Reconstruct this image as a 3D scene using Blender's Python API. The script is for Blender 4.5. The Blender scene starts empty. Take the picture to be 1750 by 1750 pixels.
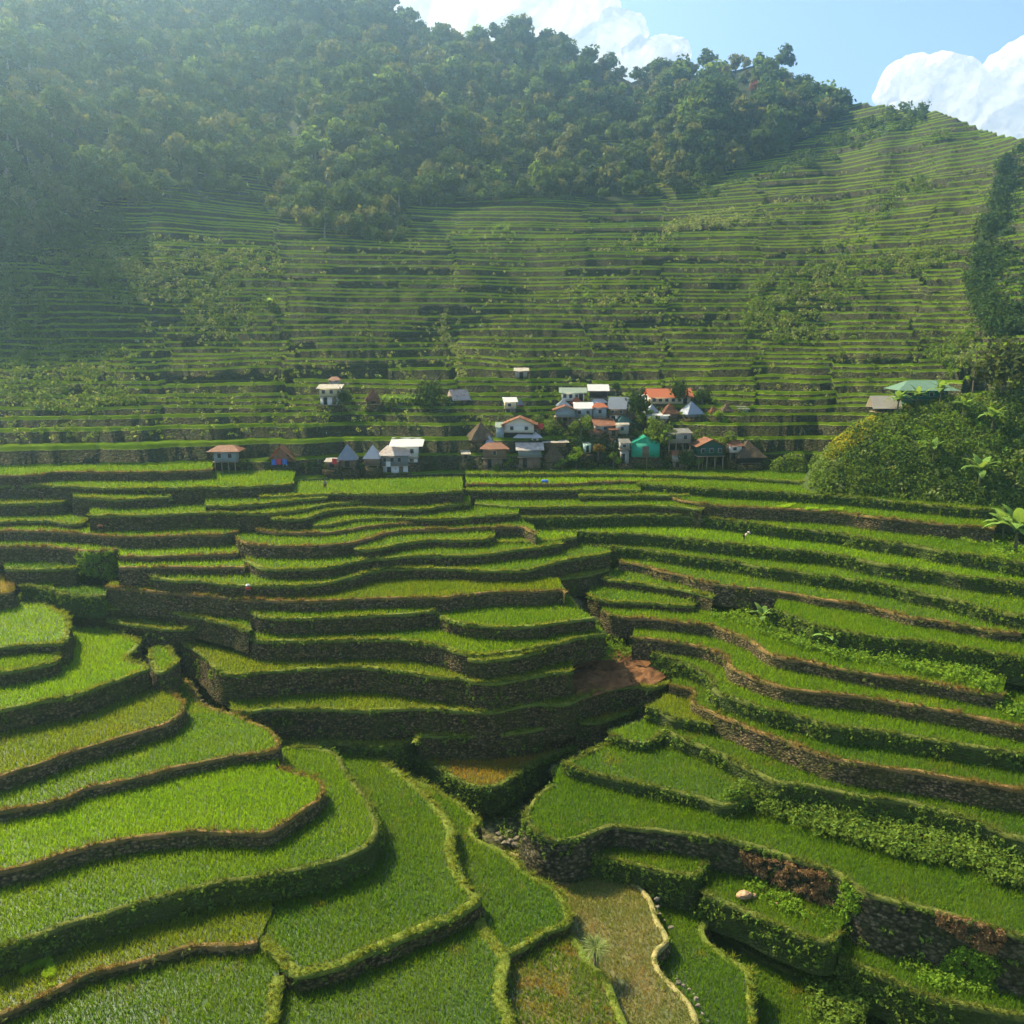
import bpy, bmesh, math, random
import numpy as np
from mathutils import Vector, Matrix, noise as mnoise
from mathutils.geometry import tessellate_polygon

# ------------------------------------------------------------------ camera
F = 1458.33            # focal length of the photograph in its own pixels (1750 wide)
PITCH = math.radians(11.06)
CP, SP = math.cos(PITCH), math.sin(PITCH)
CZ = 70.0              # camera height above the datum
SC = bpy.context.scene
COL = SC.collection
cam_d = bpy.data.cameras.new('camera'); cam = bpy.data.objects.new('camera', cam_d); COL.objects.link(cam)
cam_d.sensor_width = 36; cam_d.lens = 36 * F / 1750
cam_d.clip_start = 0.5; cam_d.clip_end = 20000
cam.location = (0, 0, CZ); cam.rotation_euler = (math.pi/2 - PITCH, 0, 0)
SC.camera = cam
# ------------------------------------------------------------------ world, sun, exposure
SUN_AZ = math.radians(-50)     # left of the viewing direction
SUN_EL = math.radians(46)
w = bpy.data.worlds.new('World'); SC.world = w; w.use_nodes = True
nt = w.node_tree; nt.nodes.clear()
wo = nt.nodes.new('ShaderNodeOutputWorld'); bg = nt.nodes.new('ShaderNodeBackground')
sky = nt.nodes.new('ShaderNodeTexSky'); sky.sky_type = 'NISHITA'; sky.sun_disc = False
sky.sun_elevation = SUN_EL; sky.sun_rotation = SUN_AZ; sky.air_density = 1.0; sky.dust_density = 2.2; sky.altitude = 900
bg.inputs[1].default_value = 0.09
nt.links.new(sky.outputs[0], bg.inputs[0]); nt.links.new(bg.outputs[0], wo.inputs[0])
sd = bpy.data.lights.new('sun', 'SUN'); sun = bpy.data.objects.new('sun', sd); COL.objects.link(sun)
sd.energy = 5.0; sd.angle = math.radians(0.5); sd.color = (1, 0.86, 0.58)
sdir = Vector((math.sin(SUN_AZ)*math.cos(SUN_EL), math.cos(SUN_AZ)*math.cos(SUN_EL), math.sin(SUN_EL)))
sun.location = (0, 0, 500); sun.rotation_euler = sdir.to_track_quat('Z', 'Y').to_euler()
SC.view_settings.view_transform = 'Standard'; SC.view_settings.look = 'None'
SC.view_settings.exposure = 1.55; SC.view_settings.gamma = 1
SC.cycles.volume_bounces = 1; SC.cycles.max_bounces = 8; SC.cycles.transparent_max_bounces = 8

# ------------------------------------------------------------------ helpers
rng = np.random.default_rng(7)
random.seed(7)
def ray(x, y):
    u = (np.asarray(x, float) - 875) / F; v = (875 - np.asarray(y, float)) / F
    return u, CP + v*SP, -SP + v*CP
def slope(x, y):                      # depression tangent over horizontal distance
    a, b, c = ray(x, y); return -c / np.hypot(a, b)
def at_z(x, y, z):                    # z relative to the camera
    a, b, c = ray(x, y); t = z / c; return a*t, b*t
def at_r(x, y, r):                    # point at horizontal distance r
    a, b, c = ray(x, y); t = r / np.hypot(a, b); return np.array([a*t, b*t, c*t + CZ])
def px_of(X, Y, Z):
    d = Y*CP - (Z-CZ)*SP; u = X / d; v = (Y*SP + (Z-CZ)*CP) / d
    return 875 + u*F, 875 - v*F
def tag(o, label=None, cat=None, group=None, kind=None):
    if label: o['label'] = label
    if cat: o['category'] = cat
    if group: o['group'] = group
    if kind: o['kind'] = kind
    return o
def empty(name, loc, label=None, cat=None, group=None, rz=0):
    o = bpy.data.objects.new(name, None); COL.objects.link(o); o.location = loc; o.rotation_euler = (0, 0, rz)
    o.empty_display_size = 0.5
    return tag(o, label, cat, group)
def mesh_np(name, V, Fq, mats, parent=None, smooth=False, mi=None, loc=None, attr=None):
    """V (n,3); Fq (m,3|4) int array, -1 padding allowed for tris in quads"""
    V = np.asarray(V, np.float32); Fq = np.asarray(Fq, np.int64)
    me = bpy.data.meshes.new(name)
    me.vertices.add(len(V)); me.vertices.foreach_set('co', V.ravel())
    if Fq.shape[1] == 4 and (Fq[:, 3] < 0).any():
        cnt = np.where(Fq[:, 3] < 0, 3, 4); flat = Fq.ravel(); flat = flat[flat >= 0]
    else:
        cnt = np.full(len(Fq), Fq.shape[1]); flat = Fq.ravel()
    st = np.concatenate([[0], np.cumsum(cnt)[:-1]])
    me.loops.add(len(flat)); me.loops.foreach_set('vertex_index', flat.astype(np.int32))
    me.polygons.add(len(Fq)); me.polygons.foreach_set('loop_start', st.astype(np.int32))
    me.polygons.foreach_set('loop_total', cnt.astype(np.int32))
    if smooth: me.polygons.foreach_set('use_smooth', np.ones(len(Fq), bool))
    if not isinstance(mats, (list, tuple)): mats = [mats]
    for m in mats: me.materials.append(m)
    if mi is not None: me.polygons.foreach_set('material_index', np.asarray(mi, np.int32))
    if attr is not None:
        for k, a in attr.items():
            at = me.attributes.new(k, 'FLOAT', 'POINT'); at.data.foreach_set('value', np.asarray(a, np.float32))
    me.update(calc_edges=True); me.validate()
    o = bpy.data.objects.new(name, me); COL.objects.link(o)
    if parent: o.parent = parent
    if loc is not None: o.location = loc
    return o
def link_obj(name, me, parent=None, loc=None):
    o = bpy.data.objects.new(name, me); COL.objects.link(o)
    if parent: o.parent = parent
    if loc is not None: o.location = loc
    return o
# cheap value noise in numpy
_P = np.random.default_rng(3).random(4096)
def vnoise(x, y, seed=0):
    x = np.asarray(x, float); y = np.asarray(y, float)
    xi = np.floor(x).astype(np.int64); yi = np.floor(y).astype(np.int64); fx = x-xi; fy = y-yi
    fx = fx*fx*(3-2*fx); fy = fy*fy*(3-2*fy)
    def h(a, b): return _P[((a*374761393 + b*668265263 + seed*982451653) ^ (a*31 + b*17)) % 4096]
    return ((h(xi, yi)*(1-fx) + h(xi+1, yi)*fx)*(1-fy) + (h(xi, yi+1)*(1-fx) + h(xi+1, yi+1)*fx)*fy)*2 - 1
def fbm(x, y, seed=0, n=4):
    s = 0; a = 1; f = 1; t = 0
    for i in range(n):
        s = s + a*vnoise(np.asarray(x)*f, np.asarray(y)*f, seed+i); t += a; a *= .5; f *= 2.03
    return s/t
def in_poly(px, py, poly):
    poly = np.asarray(poly); inside = np.zeros(len(px), bool); n = len(poly); j = n-1
    for i in range(n):
        xi, yi = poly[i]; xj, yj = poly[j]
        if yi != yj:
            c = ((yi > py) != (yj > py)) & (px < (xj-xi)*(py-yi)/(yj-yi) + xi)
            inside ^= c
        j = i
    return inside
def resample(P, step):
    P = np.asarray(P, float); d = np.r_[0, np.cumsum(np.linalg.norm(np.diff(P, axis=0), axis=1))]
    n = max(2, int(d[-1]/step)+1); s = np.linspace(0, d[-1], n)
    return np.stack([np.interp(s, d, P[:, k]) for k in range(P.shape[1])], 1)
def smooth_line(P, it=2):
    P = np.asarray(P, float)
    for _ in range(it):
        a = P[:-1]; b = P[1:]
        Q = np.empty((2*len(a), P.shape[1])); Q[0::2] = a*.75 + b*.25; Q[1::2] = a*.25 + b*.75
        P = np.vstack([P[:1], Q, P[-1:]])
    return P
# ------------------------------------------------------------------ materials
class NT:
    def __init__(s, name):
        s.m = bpy.data.materials.new(name); s.m.use_nodes = True; s.t = s.m.node_tree; s.t.nodes.clear()
        s.out = s.t.nodes.new('ShaderNodeOutputMaterial')
    def n(s, typ, **kw):
        o = s.t.nodes.new('ShaderNode'+typ)
        for k, v in kw.items():
            if k.startswith('i_'): o.inputs[int(k[2:]) if k[2:].isdigit() else k[2:].replace('_', ' ')].default_value = v
            else: setattr(o, k, v)
        return o
    def l(s, a, b): s.t.links.new(a, b)
    def coord(s, gen='Object'):
        tc = s.n('TexCoord'); return tc.outputs[gen]
    def pos(s):
        return s.n('NewGeometry').outputs['Position']
    def noise(s, scale, detail=4, rough=.6, vec=None, dist=0):
        o = s.n('TexNoise'); o.inputs['Scale'].default_value = scale; o.inputs['Detail'].default_value = detail
        o.inputs['Roughness'].default_value = rough; o.inputs['Distortion'].default_value = dist
        s.l(vec if vec is not None else s.pos(), o.inputs['Vector']); return o.outputs['Fac']
    def ramp(s, fac, stops, interp='LINEAR'):
        o = s.n('ValToRGB'); cr = o.color_ramp; cr.interpolation = interp
        while len(cr.elements) < len(stops): cr.elements.new(.5)
        for e, (p, c) in zip(cr.elements, stops):
            e.position = p; e.color = (c[0], c[1], c[2], 1) if not isinstance(c, (int, float)) else (c, c, c, 1)
        s.l(fac, o.inputs[0]); return o.outputs[0]
    def mix(s, fac, a, b, blend='MIX'):
        o = s.n('Mix', data_type='RGBA', blend_type=blend)
        for sock, v in ((o.inputs[0], fac), (o.inputs[6], a), (o.inputs[7], b)):
            if isinstance(v, (int, float)): sock.default_value = v
            elif isinstance(v, tuple): sock.default_value = (*v[:3], 1)
            else: s.l(v, sock)
        return o.outputs[2]
    def math(s, op, a, b=None, clamp=False):
        o = s.n('Math', operation=op, use_clamp=clamp)
        for i, v in enumerate((a, b)):
            if v is None: continue
            if isinstance(v, (int, float)): o.inputs[i].default_value = v
            else: s.l(v, o.inputs[i])
        return o.outputs[0]
    def bsdf(s, col, rough=.8, spec=.3, bump=None, bstr=.5, bdist=.1, transl=None, tcol=None, metal=0):
        b = s.n('BsdfPrincipled'); b.inputs['Roughness'].default_value = rough
        b.inputs['Specular IOR Level'].default_value = spec; b.inputs['Metallic'].default_value = metal
        if isinstance(col, tuple): b.inputs['Base Color'].default_value = (*col[:3], 1)
        else: s.l(col, b.inputs['Base Color'])
        nm = None
        if bump is not None:
            bp = s.n('Bump'); bp.inputs['Strength'].default_value = bstr; bp.inputs['Distance'].default_value = bdist
            s.l(bump, bp.inputs['Height']); s.l(bp.outputs[0], b.inputs['Normal']); nm = bp.outputs[0]
        if transl:
            t = s.n('BsdfTranslucent')
            c = tcol if tcol is not None else col
            if isinstance(c, tuple): t.inputs[0].default_value = (*c[:3], 1)
            else: s.l(c, t.inputs[0])
            mx = s.n('MixShader'); mx.inputs[0].default_value = transl
            s.l(b.outputs[0], mx.inputs[1]); s.l(t.outputs[0], mx.inputs[2]); s.l(mx.outputs[0], s.out.inputs[0])
        else: s.l(b.outputs[0], s.out.inputs[0])
        return s.m
def leaf_mat(name, c0, c1, c2=None, tr=.45, big=.25, tmul=1.25, warm=1.15, worn=None, wth=.62):
    """foliage: colour varies with clump-scale and leaf-scale noise"""
    k = NT(name)
    f = k.noise(big, 3, .6); f2 = k.noise(3.1, 2, .7)
    base = k.ramp(f, [(.32, c0), (.68, c1)])
    base = k.mix(k.ramp(f2, [(.4, 0), (.7, 1)]), base, c2 or c1)
    if worn:
        wf = k.math('ADD', k.math('MULTIPLY', k.noise(.17, 4, .65, dist=.6), .7), k.math('MULTIPLY', k.noise(1.4, 3, .7), .3))
        base = k.mix(k.ramp(wf, [(wth-.06, 0), (wth+.05, .85)]), base, worn)
    at = k.n('Attribute', attribute_name='tone'); at.attribute_type = 'GEOMETRY'
    vt = k.ramp(at.outputs['Fac'], [(0, .68), (.5, 1.), (1, 1.25)])
    col = k.mix(1.0, base, vt, 'MULTIPLY')
    tc = k.mix(1.0, col, (tmul*warm, tmul, tmul*.5), 'MULTIPLY')
    return k.bsdf(col, .95, 0, transl=tr, tcol=tc)
# ------------------------------------------------------------------ the traced terraces
# name | rim (front edge as seen, left to right) | back edge (left to right) | rice kind, bund kind | label
TDATA = """
L1|-40,813 70,812 80,806 200,807 280,806 362,803|-40,795 362,790|g s|narrow upper terrace ending at the grey stilt house on the left
L2|-40,831 60,829 120,832 200,835 300,834 350,833 430,832 500,827|-40,806 200,802 505,806|g g|long level terrace directly below the grey stilt house
L3A|127,848 160,851 200,854 240,852 290,849|127,838 290,838|g g|short thin terrace strip low on the far left slope above a taller wall
L3B|-40,862 60,860 110,858 122,852|-40,838 125,838|y g|dull yellowish terrace strip at the far left edge with weedy bank above
L3C|352,864 400,865 440,862 490,856 560,850|352,838 560,836|g g|small terrace with standing stumps on its rim below the left houses
L3D|445,849 500,848 560,843 640,845 700,844 745,841 790,838|445,825 790,815|g g|terrace just under the bushes beneath the rusty white roofed house
L4|155,881 200,881 250,881 300,878 345,876 400,877 470,877 500,874 530,868 560,861 600,859 640,857|155,862 300,858 640,840|g g|long terrace rising to the right above a tall dark wall left of centre
L4B|465,886 490,888 510,888 530,885 545,878 560,872 600,869 640,868 700,872 740,868 770,863 803,861|465,870 640,850 803,840|b2 g|bright curved terrace shaped like a lazy S below the left houses
L4E|535,899 575,896 595,889 650,884 700,886 732,888 800,884 860,880 887,877|535,885 640,870 750,862 800,864 885,872|g g|terrace with a bright rounded right half near the central stair path
L5|440,906 480,911 540,911 590,907 610,902 660,897 700,893 725,892|440,890 560,886 725,885|g s|terrace with an orange soil rim at its left end above the square corner
L5L|-40,893 40,890 80,890 120,896 145,894 147,888|-40,866 147,866|g g|small shaded terrace at the far left with a weedy sloping right end
L5A|-40,907 50,907 100,909 160,913 190,917 250,918 300,916 350,914 380,914 408,908|-40,888 150,885 408,885|g s|very long left terrace where an orange clad worker stands on the rim
L6|405,922 432,932 500,934 560,932 610,926 640,918 652,911 700,906 740,905 800,903 860,901 893,899 918,911|405,912 440,905 600,900 740,893 893,888 912,900|g s|long wavy terrace with a square sunlit stone corner at its left end
L6A|-40,935 60,933 100,936 150,943 180,942 203,940|-40,916 203,920|g s|left edge terrace where a worker in red bends at its right tip
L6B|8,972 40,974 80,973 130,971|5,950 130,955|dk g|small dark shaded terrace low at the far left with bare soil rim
L7|606,937 625,940 650,938 680,930 700,927 740,921 800,924 835,922 848,914|620,925 700,908 845,902|g g|short tapering terrace with a rounded right end in the centre
L7B|848,927 900,928 950,923 985,917|850,905 915,902 985,909|b2 g|bright little terrace wrapping the right tip of the central spur
LA|203,951 250,951 300,949 350,948 407,946|205,925 407,918|b2 s|bright terrace strip directly left of the square sunlit stone corner
LB|203,970 260,970 350,969 418,970|203,958 418,955|b2 s|second bright strip left of the stone corner above a weedy ramp
L8|418,956 437,970 480,973 530,973 570,968 600,961 640,955 660,955 700,949 760,949 800,950 840,946 880,940 950,932 960,930|418,945 500,948 700,930 850,928 958,922|g g|long central terrace with a dark wall above the widest wavy field
L9|258,986 300,992 350,993 395,1001 420,1000 500,1001 550,998 590,990 620,980 660,972 700,971 780,972 820,976 900,975 930,966 980,954 1020,948 1042,945|260,975 400,980 560,985 700,955 950,940 985,930 1042,938|g g|long sweeping central terrace reaching the gully on its right
L9S|955,990 990,984 1020,978 1040,972|955,975 1035,955|g g|small narrow terrace tucked in by the gully below the sweeping terrace
L10|186,1003 220,1007 300,1012 350,1018 395,1023 420,1026 540,1028 600,1024 700,1020 760,1022 780,1018 830,1012 930,1010 962,1007 968,1012|190,995 420,990 560,1000 700,975 900,980 955,990|y s|long central terrace of yellowing rice with an overhanging dark right end
L11|425,1046 450,1055 500,1057 560,1055 640,1052 700,1050 745,1044|425,1030 600,1025 745,1025|g g|narrow terrace left of the rounded central terrace
L11L|142,1038 180,1040 200,1038 230,1039 280,1043 320,1051 350,1057 390,1067 427,1078|145,1028 250,1015 425,1030|g g|shaded sinking terrace strip on the left above the little oval field
L12|743,1048 760,1057 775,1063 815,1069 870,1072 930,1068 980,1060 1016,1056|745,1035 800,1015 965,1012 990,1040|g g|broad rounded terrace in the centre jutting towards the gully
L12L|180,1062 210,1067 250,1072 300,1078 332,1074|185,1050 330,1056|y g|little oval terrace field beside the left gully
L12B|423,1084 437,1097 500,1096 560,1095 640,1093 700,1095 750,1103 785,1116 815,1121 850,1118 900,1109 950,1100 1000,1087 1035,1083|423,1062 560,1055 740,1060 900,1065 1000,1060 1025,1070|g g|long central terrace with a deep bend below the rounded one
L12C|798,1128 820,1131 860,1127 900,1118 926,1112|800,1115 925,1105|g g|thin sliver of terrace just below the deep central bend
L13|315,1101 335,1112 350,1122 366,1142 388,1155 450,1149 530,1143 580,1139 630,1140 690,1147 740,1157 780,1159 797,1160 808,1165 835,1168 870,1164 920,1155 978,1147|325,1092 425,1075 560,1090 700,1092 800,1115 978,1110|y g|large olive green terrace left of centre with a tall dark stone wall
L14|395,1216 430,1217 450,1213 490,1211 560,1211 630,1215 700,1210 740,1212 800,1217 840,1216 890,1208 915,1203 950,1204 975,1200 1000,1192 1020,1184 1050,1177 1090,1170 1106,1176 1135,1172 1149,1158|390,1190 450,1150 600,1138 800,1160 950,1130 1050,1120 1120,1125 1148,1145|y g|terrace with a slump of bare red soil across its right end
L15L|478,1266 500,1268 560,1270 620,1275 670,1277 695,1272 708,1262|480,1240 700,1235|y w|thin shaded paddy strip at the foot of the tallest wall
L15|712,1270 716,1260 724,1256 760,1257 840,1258 900,1250 940,1240 975,1234 1020,1234 1050,1227 1080,1217 1106,1197|705,1240 800,1215 1000,1190 1100,1180|o g|terrace of orange brown rice squeezed between two tall walls
L16|708,1296 730,1306 760,1320 780,1334 812,1348 848,1349 870,1332 900,1312 940,1292 982,1275|700,1275 760,1255 900,1250 982,1235|o w|triangular terrace of golden brown rice above the stream junction
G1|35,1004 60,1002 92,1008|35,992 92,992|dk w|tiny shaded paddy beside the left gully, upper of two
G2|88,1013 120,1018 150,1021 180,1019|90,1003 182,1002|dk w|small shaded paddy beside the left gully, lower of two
N0|-40,1022 14,1013 21,1013 26,1008 22,994 5,985|-40,975 5,983|o s|small raised orange rimmed terrace corner at the far left edge
N1|-40,1112 20,1104 60,1102 104,1102 114,1096 120,1082 118,1065 112,1050 95,1038 60,1026 28,1017|-40,1000 25,1010|b2 g|bright rounded terrace on the left spur with a steep shaded right side
N2|-40,1153 30,1146 60,1138 90,1132 103,1127 104,1117|-40,1100 103,1100|g g|short terrace tucked under the bright rounded one at the left edge
N3|-40,1222 30,1208 60,1203 120,1190 150,1182 180,1170 220,1155 245,1146 257,1143 250,1137 214,1127 228,1110 242,1097 225,1088 190,1076 150,1066 122,1056|-40,1130 110,1100 118,1050|b2 g|broad bright terrace on the left spur above a long diagonal wall
N3B|256,1112 253,1128 260,1144 276,1152 290,1142 304,1132 306,1122 296,1110 284,1106|260,1108 270,1104|g g|tiny green plot beside the stream at the tip of the left spur
N4|-40,1340 60,1308 120,1286 170,1270 220,1256 260,1244 290,1236 311,1222 320,1208 313,1194 300,1184 287,1172|-40,1200 100,1190 240,1145 280,1160|y s|long olive terrace on the left spur with a curved stone right end
N5|-40,1390 70,1377 124,1362 140,1348 200,1338 260,1322 320,1306 390,1294 430,1290 466,1284 477,1272 470,1252 450,1240 420,1226 370,1213 344,1202 328,1182 318,1160|-40,1300 120,1280 280,1230 300,1180 300,1160|g s|large pointed terrace of the left spur running along the stream
N6|-40,1495 48,1479 100,1460 168,1445 240,1430 312,1421 372,1420 441,1427 472,1419 500,1398 528,1380 552,1364 557,1352 545,1332 522,1322 496,1316 478,1312|-40,1370 140,1345 300,1300 470,1280|b2 s|bright tongue shaped terrace with an orange brown rim at left
N7|-40,1636 72,1597 120,1577 180,1562 240,1543 288,1533 360,1513 420,1503 472,1494 544,1478 592,1463 630,1447 648,1424 648,1398 630,1366 600,1330 585,1305 572,1282 540,1279 490,1277|-40,1475 168,1440 400,1420 550,1350 490,1310 480,1280|g w|large terrace wrapping round the tongue shaped one, weedy wall below
N8|438,1606 452,1620 474,1638 490,1660 520,1668 592,1644 688,1606 760,1577 808,1550 826,1535 812,1518 790,1490 776,1455 779,1420 765,1392 722,1348 690,1324 655,1296 640,1288 575,1281|436,1600 472,1545 470,1495 590,1462 640,1420 600,1335 572,1284|g2 g|big foreground terrace with a thick grassy bund ending in a sharp corner
N9|-40,1750 72,1705 132,1673 187,1651 264,1637 324,1618 384,1615 420,1616 440,1612|-40,1610 200,1560 430,1500 468,1550|y s|narrow lower left terrace with a bright yellow green rice patch
N10|-60,1830 300,1830 455,1830 466,1760 474,1715 486,1668|-60,1735 130,1672 330,1612 430,1612 474,1645|g2 g|bottom left corner field bounded by a grassy ridge on its right
N11|440,1830 700,1830 890,1830 880,1740 862,1700 859,1665 869,1637 856,1618 832,1590 824,1570|470,1700 490,1662 600,1640 820,1545|g2 g|bottom foreground field below the sharp cornered grassy bund
N12|868,1634 905,1614 940,1592 976,1584 974,1560 964,1532 940,1512 905,1497 882,1470 855,1450 820,1437 806,1421 828,1405 803,1386 760,1355 722,1334 700,1327 660,1297|850,1625 822,1570 805,1530 770,1470 760,1400 700,1340 655,1300|g2 g|long dark green terrace winding down beside the stream junction
N13|880,1830 1100,1830 1080,1760 1066,1733 1048,1700 1034,1661 1007,1637 1000,1622 978,1600|872,1760 855,1680 870,1625 975,1575|o2 g|bottom centre field with a worn orange brown patch
N14|1200,1830 1198,1750 1178,1707 1149,1676 1128,1650 1127,1630 1141,1614 1144,1603 1125,1577 1115,1546 1103,1524 1072,1503 1036,1484 988,1476 940,1469 892,1459 862,1452|1050,1830 1020,1700 960,1600 930,1510 870,1460|br p|brown thinly planted paddy with a pale curving footpath rim
N15|1180,1830 1310,1830 1292,1760 1290,1690 1285,1654 1240,1630 1208,1602 1202,1582 1216,1568 1192,1553 1125,1538|1180,1750 1120,1650 1120,1560 1120,1538|g2 g|green field to the right of the pale curving footpath
N16|1290,1830 1462,1830 1462,1730 1480,1708 1468,1697 1426,1674 1372,1660 1331,1645 1276,1617 1236,1594|1285,1750 1270,1650 1210,1600|g2 w|lowest green field by the shrubby gully right of the footpath
E0|945,1342 915,1360 896,1388 902,1408 918,1427 952,1438 988,1433 1024,1417 1050,1412 1120,1421 1216,1433 1276,1444 1312,1455 1348,1467 1384,1479 1412,1486 1433,1498 1464,1524 1498,1534 1534,1544 1594,1556 1640,1568 1690,1582 1720,1592 1790,1612|955,1310 1100,1335 1250,1375 1400,1400 1560,1430 1790,1480|g2 r|very long terrace from the stream junction across to the right edge
E1|1005,1462 1040,1468 1090,1480 1130,1490 1165,1495 1190,1500 1205,1486 1216,1468|1010,1430 1060,1410 1218,1432|g2 w|short shaded terrace under the long terrace near the footpath
E1B|1203,1528 1240,1543 1288,1563 1336,1589 1372,1604 1414,1615 1440,1597|1210,1490 1300,1480 1440,1570|g2 w|small hollow terrace with boulders below the landslide scar
E3|1433,1640 1474,1652 1522,1673 1570,1697 1618,1714 1678,1726 1726,1738 1800,1752|1440,1600 1560,1600 1800,1650|g2 w|lower right terrace at the foot of the big rubble wall
F1|1045,1268 1000,1288 957,1306 1000,1317 1050,1332 1110,1342 1150,1352 1200,1364 1225,1377 1250,1380 1295,1359|1060,1255 1135,1250 1200,1275 1300,1330|g2 w|kite shaped terrace on the right bank above the stream junction
F2|1040,1256 1070,1264 1092,1269 1112,1266 1125,1257 1135,1246|1046,1248 1112,1226 1135,1232|g w|tiny triangular terrace plot on the right bank of the gully
F3|1134,1250 1170,1266 1210,1281 1230,1290 1260,1306 1290,1322 1330,1338 1360,1339 1400,1347 1440,1356 1480,1364 1520,1368 1560,1374 1618,1390 1666,1404 1714,1424 1790,1448|1138,1238 1220,1228 1340,1280 1500,1320 1790,1370|g2 w|long right hand terrace above the leafy landslip bank
F4|1108,1210 1134,1217 1146,1229 1190,1234 1214,1240|1112,1203 1145,1182 1190,1190 1220,1215|y w|olive little paddy step on the right bank of the gully
F5|1143,1172 1162,1176 1188,1180 1176,1196 1190,1206 1220,1218 1250,1230 1290,1250 1340,1266 1370,1280 1400,1289 1430,1298 1480,1305 1520,1314 1580,1322 1636,1332 1700,1342 1790,1358|1150,1160 1215,1150 1225,1180 1300,1205 1500,1250 1790,1300|g2 s|long right hand terrace over the big brown stone wall
F6|1118,1117 1154,1130 1185,1140 1206,1150 1214,1160 1216,1176 1228,1184 1270,1198 1310,1212 1350,1222 1400,1237 1440,1246 1500,1250 1550,1256 1600,1264 1644,1274 1790,1296|1120,1108 1240,1110 1250,1140 1300,1160 1500,1185 1790,1240|g w|long right hand terrace starting with a hooked left corner
F7|1080,1090 1110,1091 1162,1100 1210,1108 1248,1121 1245,1138 1270,1151 1310,1166 1350,1178 1400,1185 1440,1186 1485,1192 1520,1197 1580,1208 1640,1220 1700,1232 1790,1252|1085,1075 1240,1065 1300,1110 1500,1150 1790,1190|g s|long right hand terrace with an outward step and dry grass rim
F8|1028,1043 1050,1053 1110,1058 1170,1064 1215,1068 1245,1078 1280,1092 1294,1104 1310,1118 1350,1126 1400,1134 1460,1148 1500,1154 1580,1165 1640,1178 1715,1190|1030,1035 1185,1036 1260,1050 1400,1080 1600,1120 1715,1145|g s|bright terrace on the right flowing past the rank grass and bananas
F9|1006,1018 1030,1027 1070,1030 1120,1031 1160,1036 1188,1036|1012,1005 1080,995 1190,1015|g g|short terrace just right of the gully head, lower of two
F10|1030,990 1050,993 1080,995 1130,1003 1180,1011 1218,1021|1040,975 1080,965 1140,975 1220,1000|g g|short terrace just right of the gully head, upper of two
F11|1058,960 1100,966 1140,978 1170,983 1190,992 1230,1000 1290,1006 1350,1014 1400,1023 1470,1033 1520,1044 1550,1054 1600,1060 1650,1070 1700,1081 1745,1082|1062,950 1200,960 1400,985 1600,1015 1750,1050|g s|deep green right hand terrace above the banana plants
F11B|1325,1042 1370,1060 1400,1072 1440,1080 1500,1090 1600,1100 1680,1113 1790,1132|1330,1020 1400,1022 1600,1060 1790,1080|g w|wide right hand terrace behind the banana plants
F12|985,927 1010,931 1050,936 1090,938 1130,944 1190,954 1250,960 1300,970 1350,976 1400,985 1460,992 1500,998 1530,1004 1570,1014 1620,1024 1660,1034 1710,1048 1790,1062|985,915 1100,915 1300,940 1500,970 1790,1010|g w|right hand terrace with an orange scree patch on its wall
F13|916,903 980,908 1050,912 1110,914 1170,920 1230,928 1290,934 1350,940 1400,943 1470,956 1520,968 1600,976 1640,984 1700,990 1790,1004|916,890 1100,885 1300,900 1500,930 1790,970|b2 w|wide bright right hand terrace with a pale figure in it
F14|888,885 950,885 1050,883 1130,881 1190,883 1250,890 1310,898 1370,905 1400,908 1450,914 1500,924 1560,932 1600,940 1660,950 1790,968|888,870 1050,868 1200,866 1400,885 1600,915 1700,920 1790,945|g w|long right hand terrace ending in rank grass under the banana clump
F15|812,861 870,866 920,867 980,866 1050,865 1110,863 1170,867 1200,871|815,845 1050,843 1195,850|g g|terrace just right of the central stair path with a pale stone on it
F15R|1142,848 1180,858 1200,862 1260,866 1350,870 1400,873 1460,878 1500,885 1560,890 1620,897 1700,903|1145,838 1300,840 1500,860 1700,885|g s|right hand terrace with two pale green seedling beds
F16|797,838 880,839 960,838 1050,837 1095,838|797,820 1095,822|g g|upper right terrace beside the top of the central stair path
F16B|990,848 1050,847 1140,847 1192,846|990,838 1192,832|g g|short sliver of terrace left of the seedling bed terrace
F16R|1088,827 1150,831 1195,834 1250,838 1330,842 1400,846 1460,850 1540,858 1600,865 1660,870 1715,873|1090,818 1250,822 1400,832 1600,850 1715,862|g w|terrace running along the foot of the shrubby hillock on the right
F17|797,827 880,827 960,828 1050,823 1110,822 1172,821|797,812 1172,812|b2 s|terrace with a small blue bundle on its rim below the village
F18|797,810 900,811 1000,810 1100,811 1170,813 1230,815 1290,818 1350,822 1400,826 1455,832|797,798 1100,798 1300,800 1455,812|g g|highest terrace directly below the village houses
"""
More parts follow.
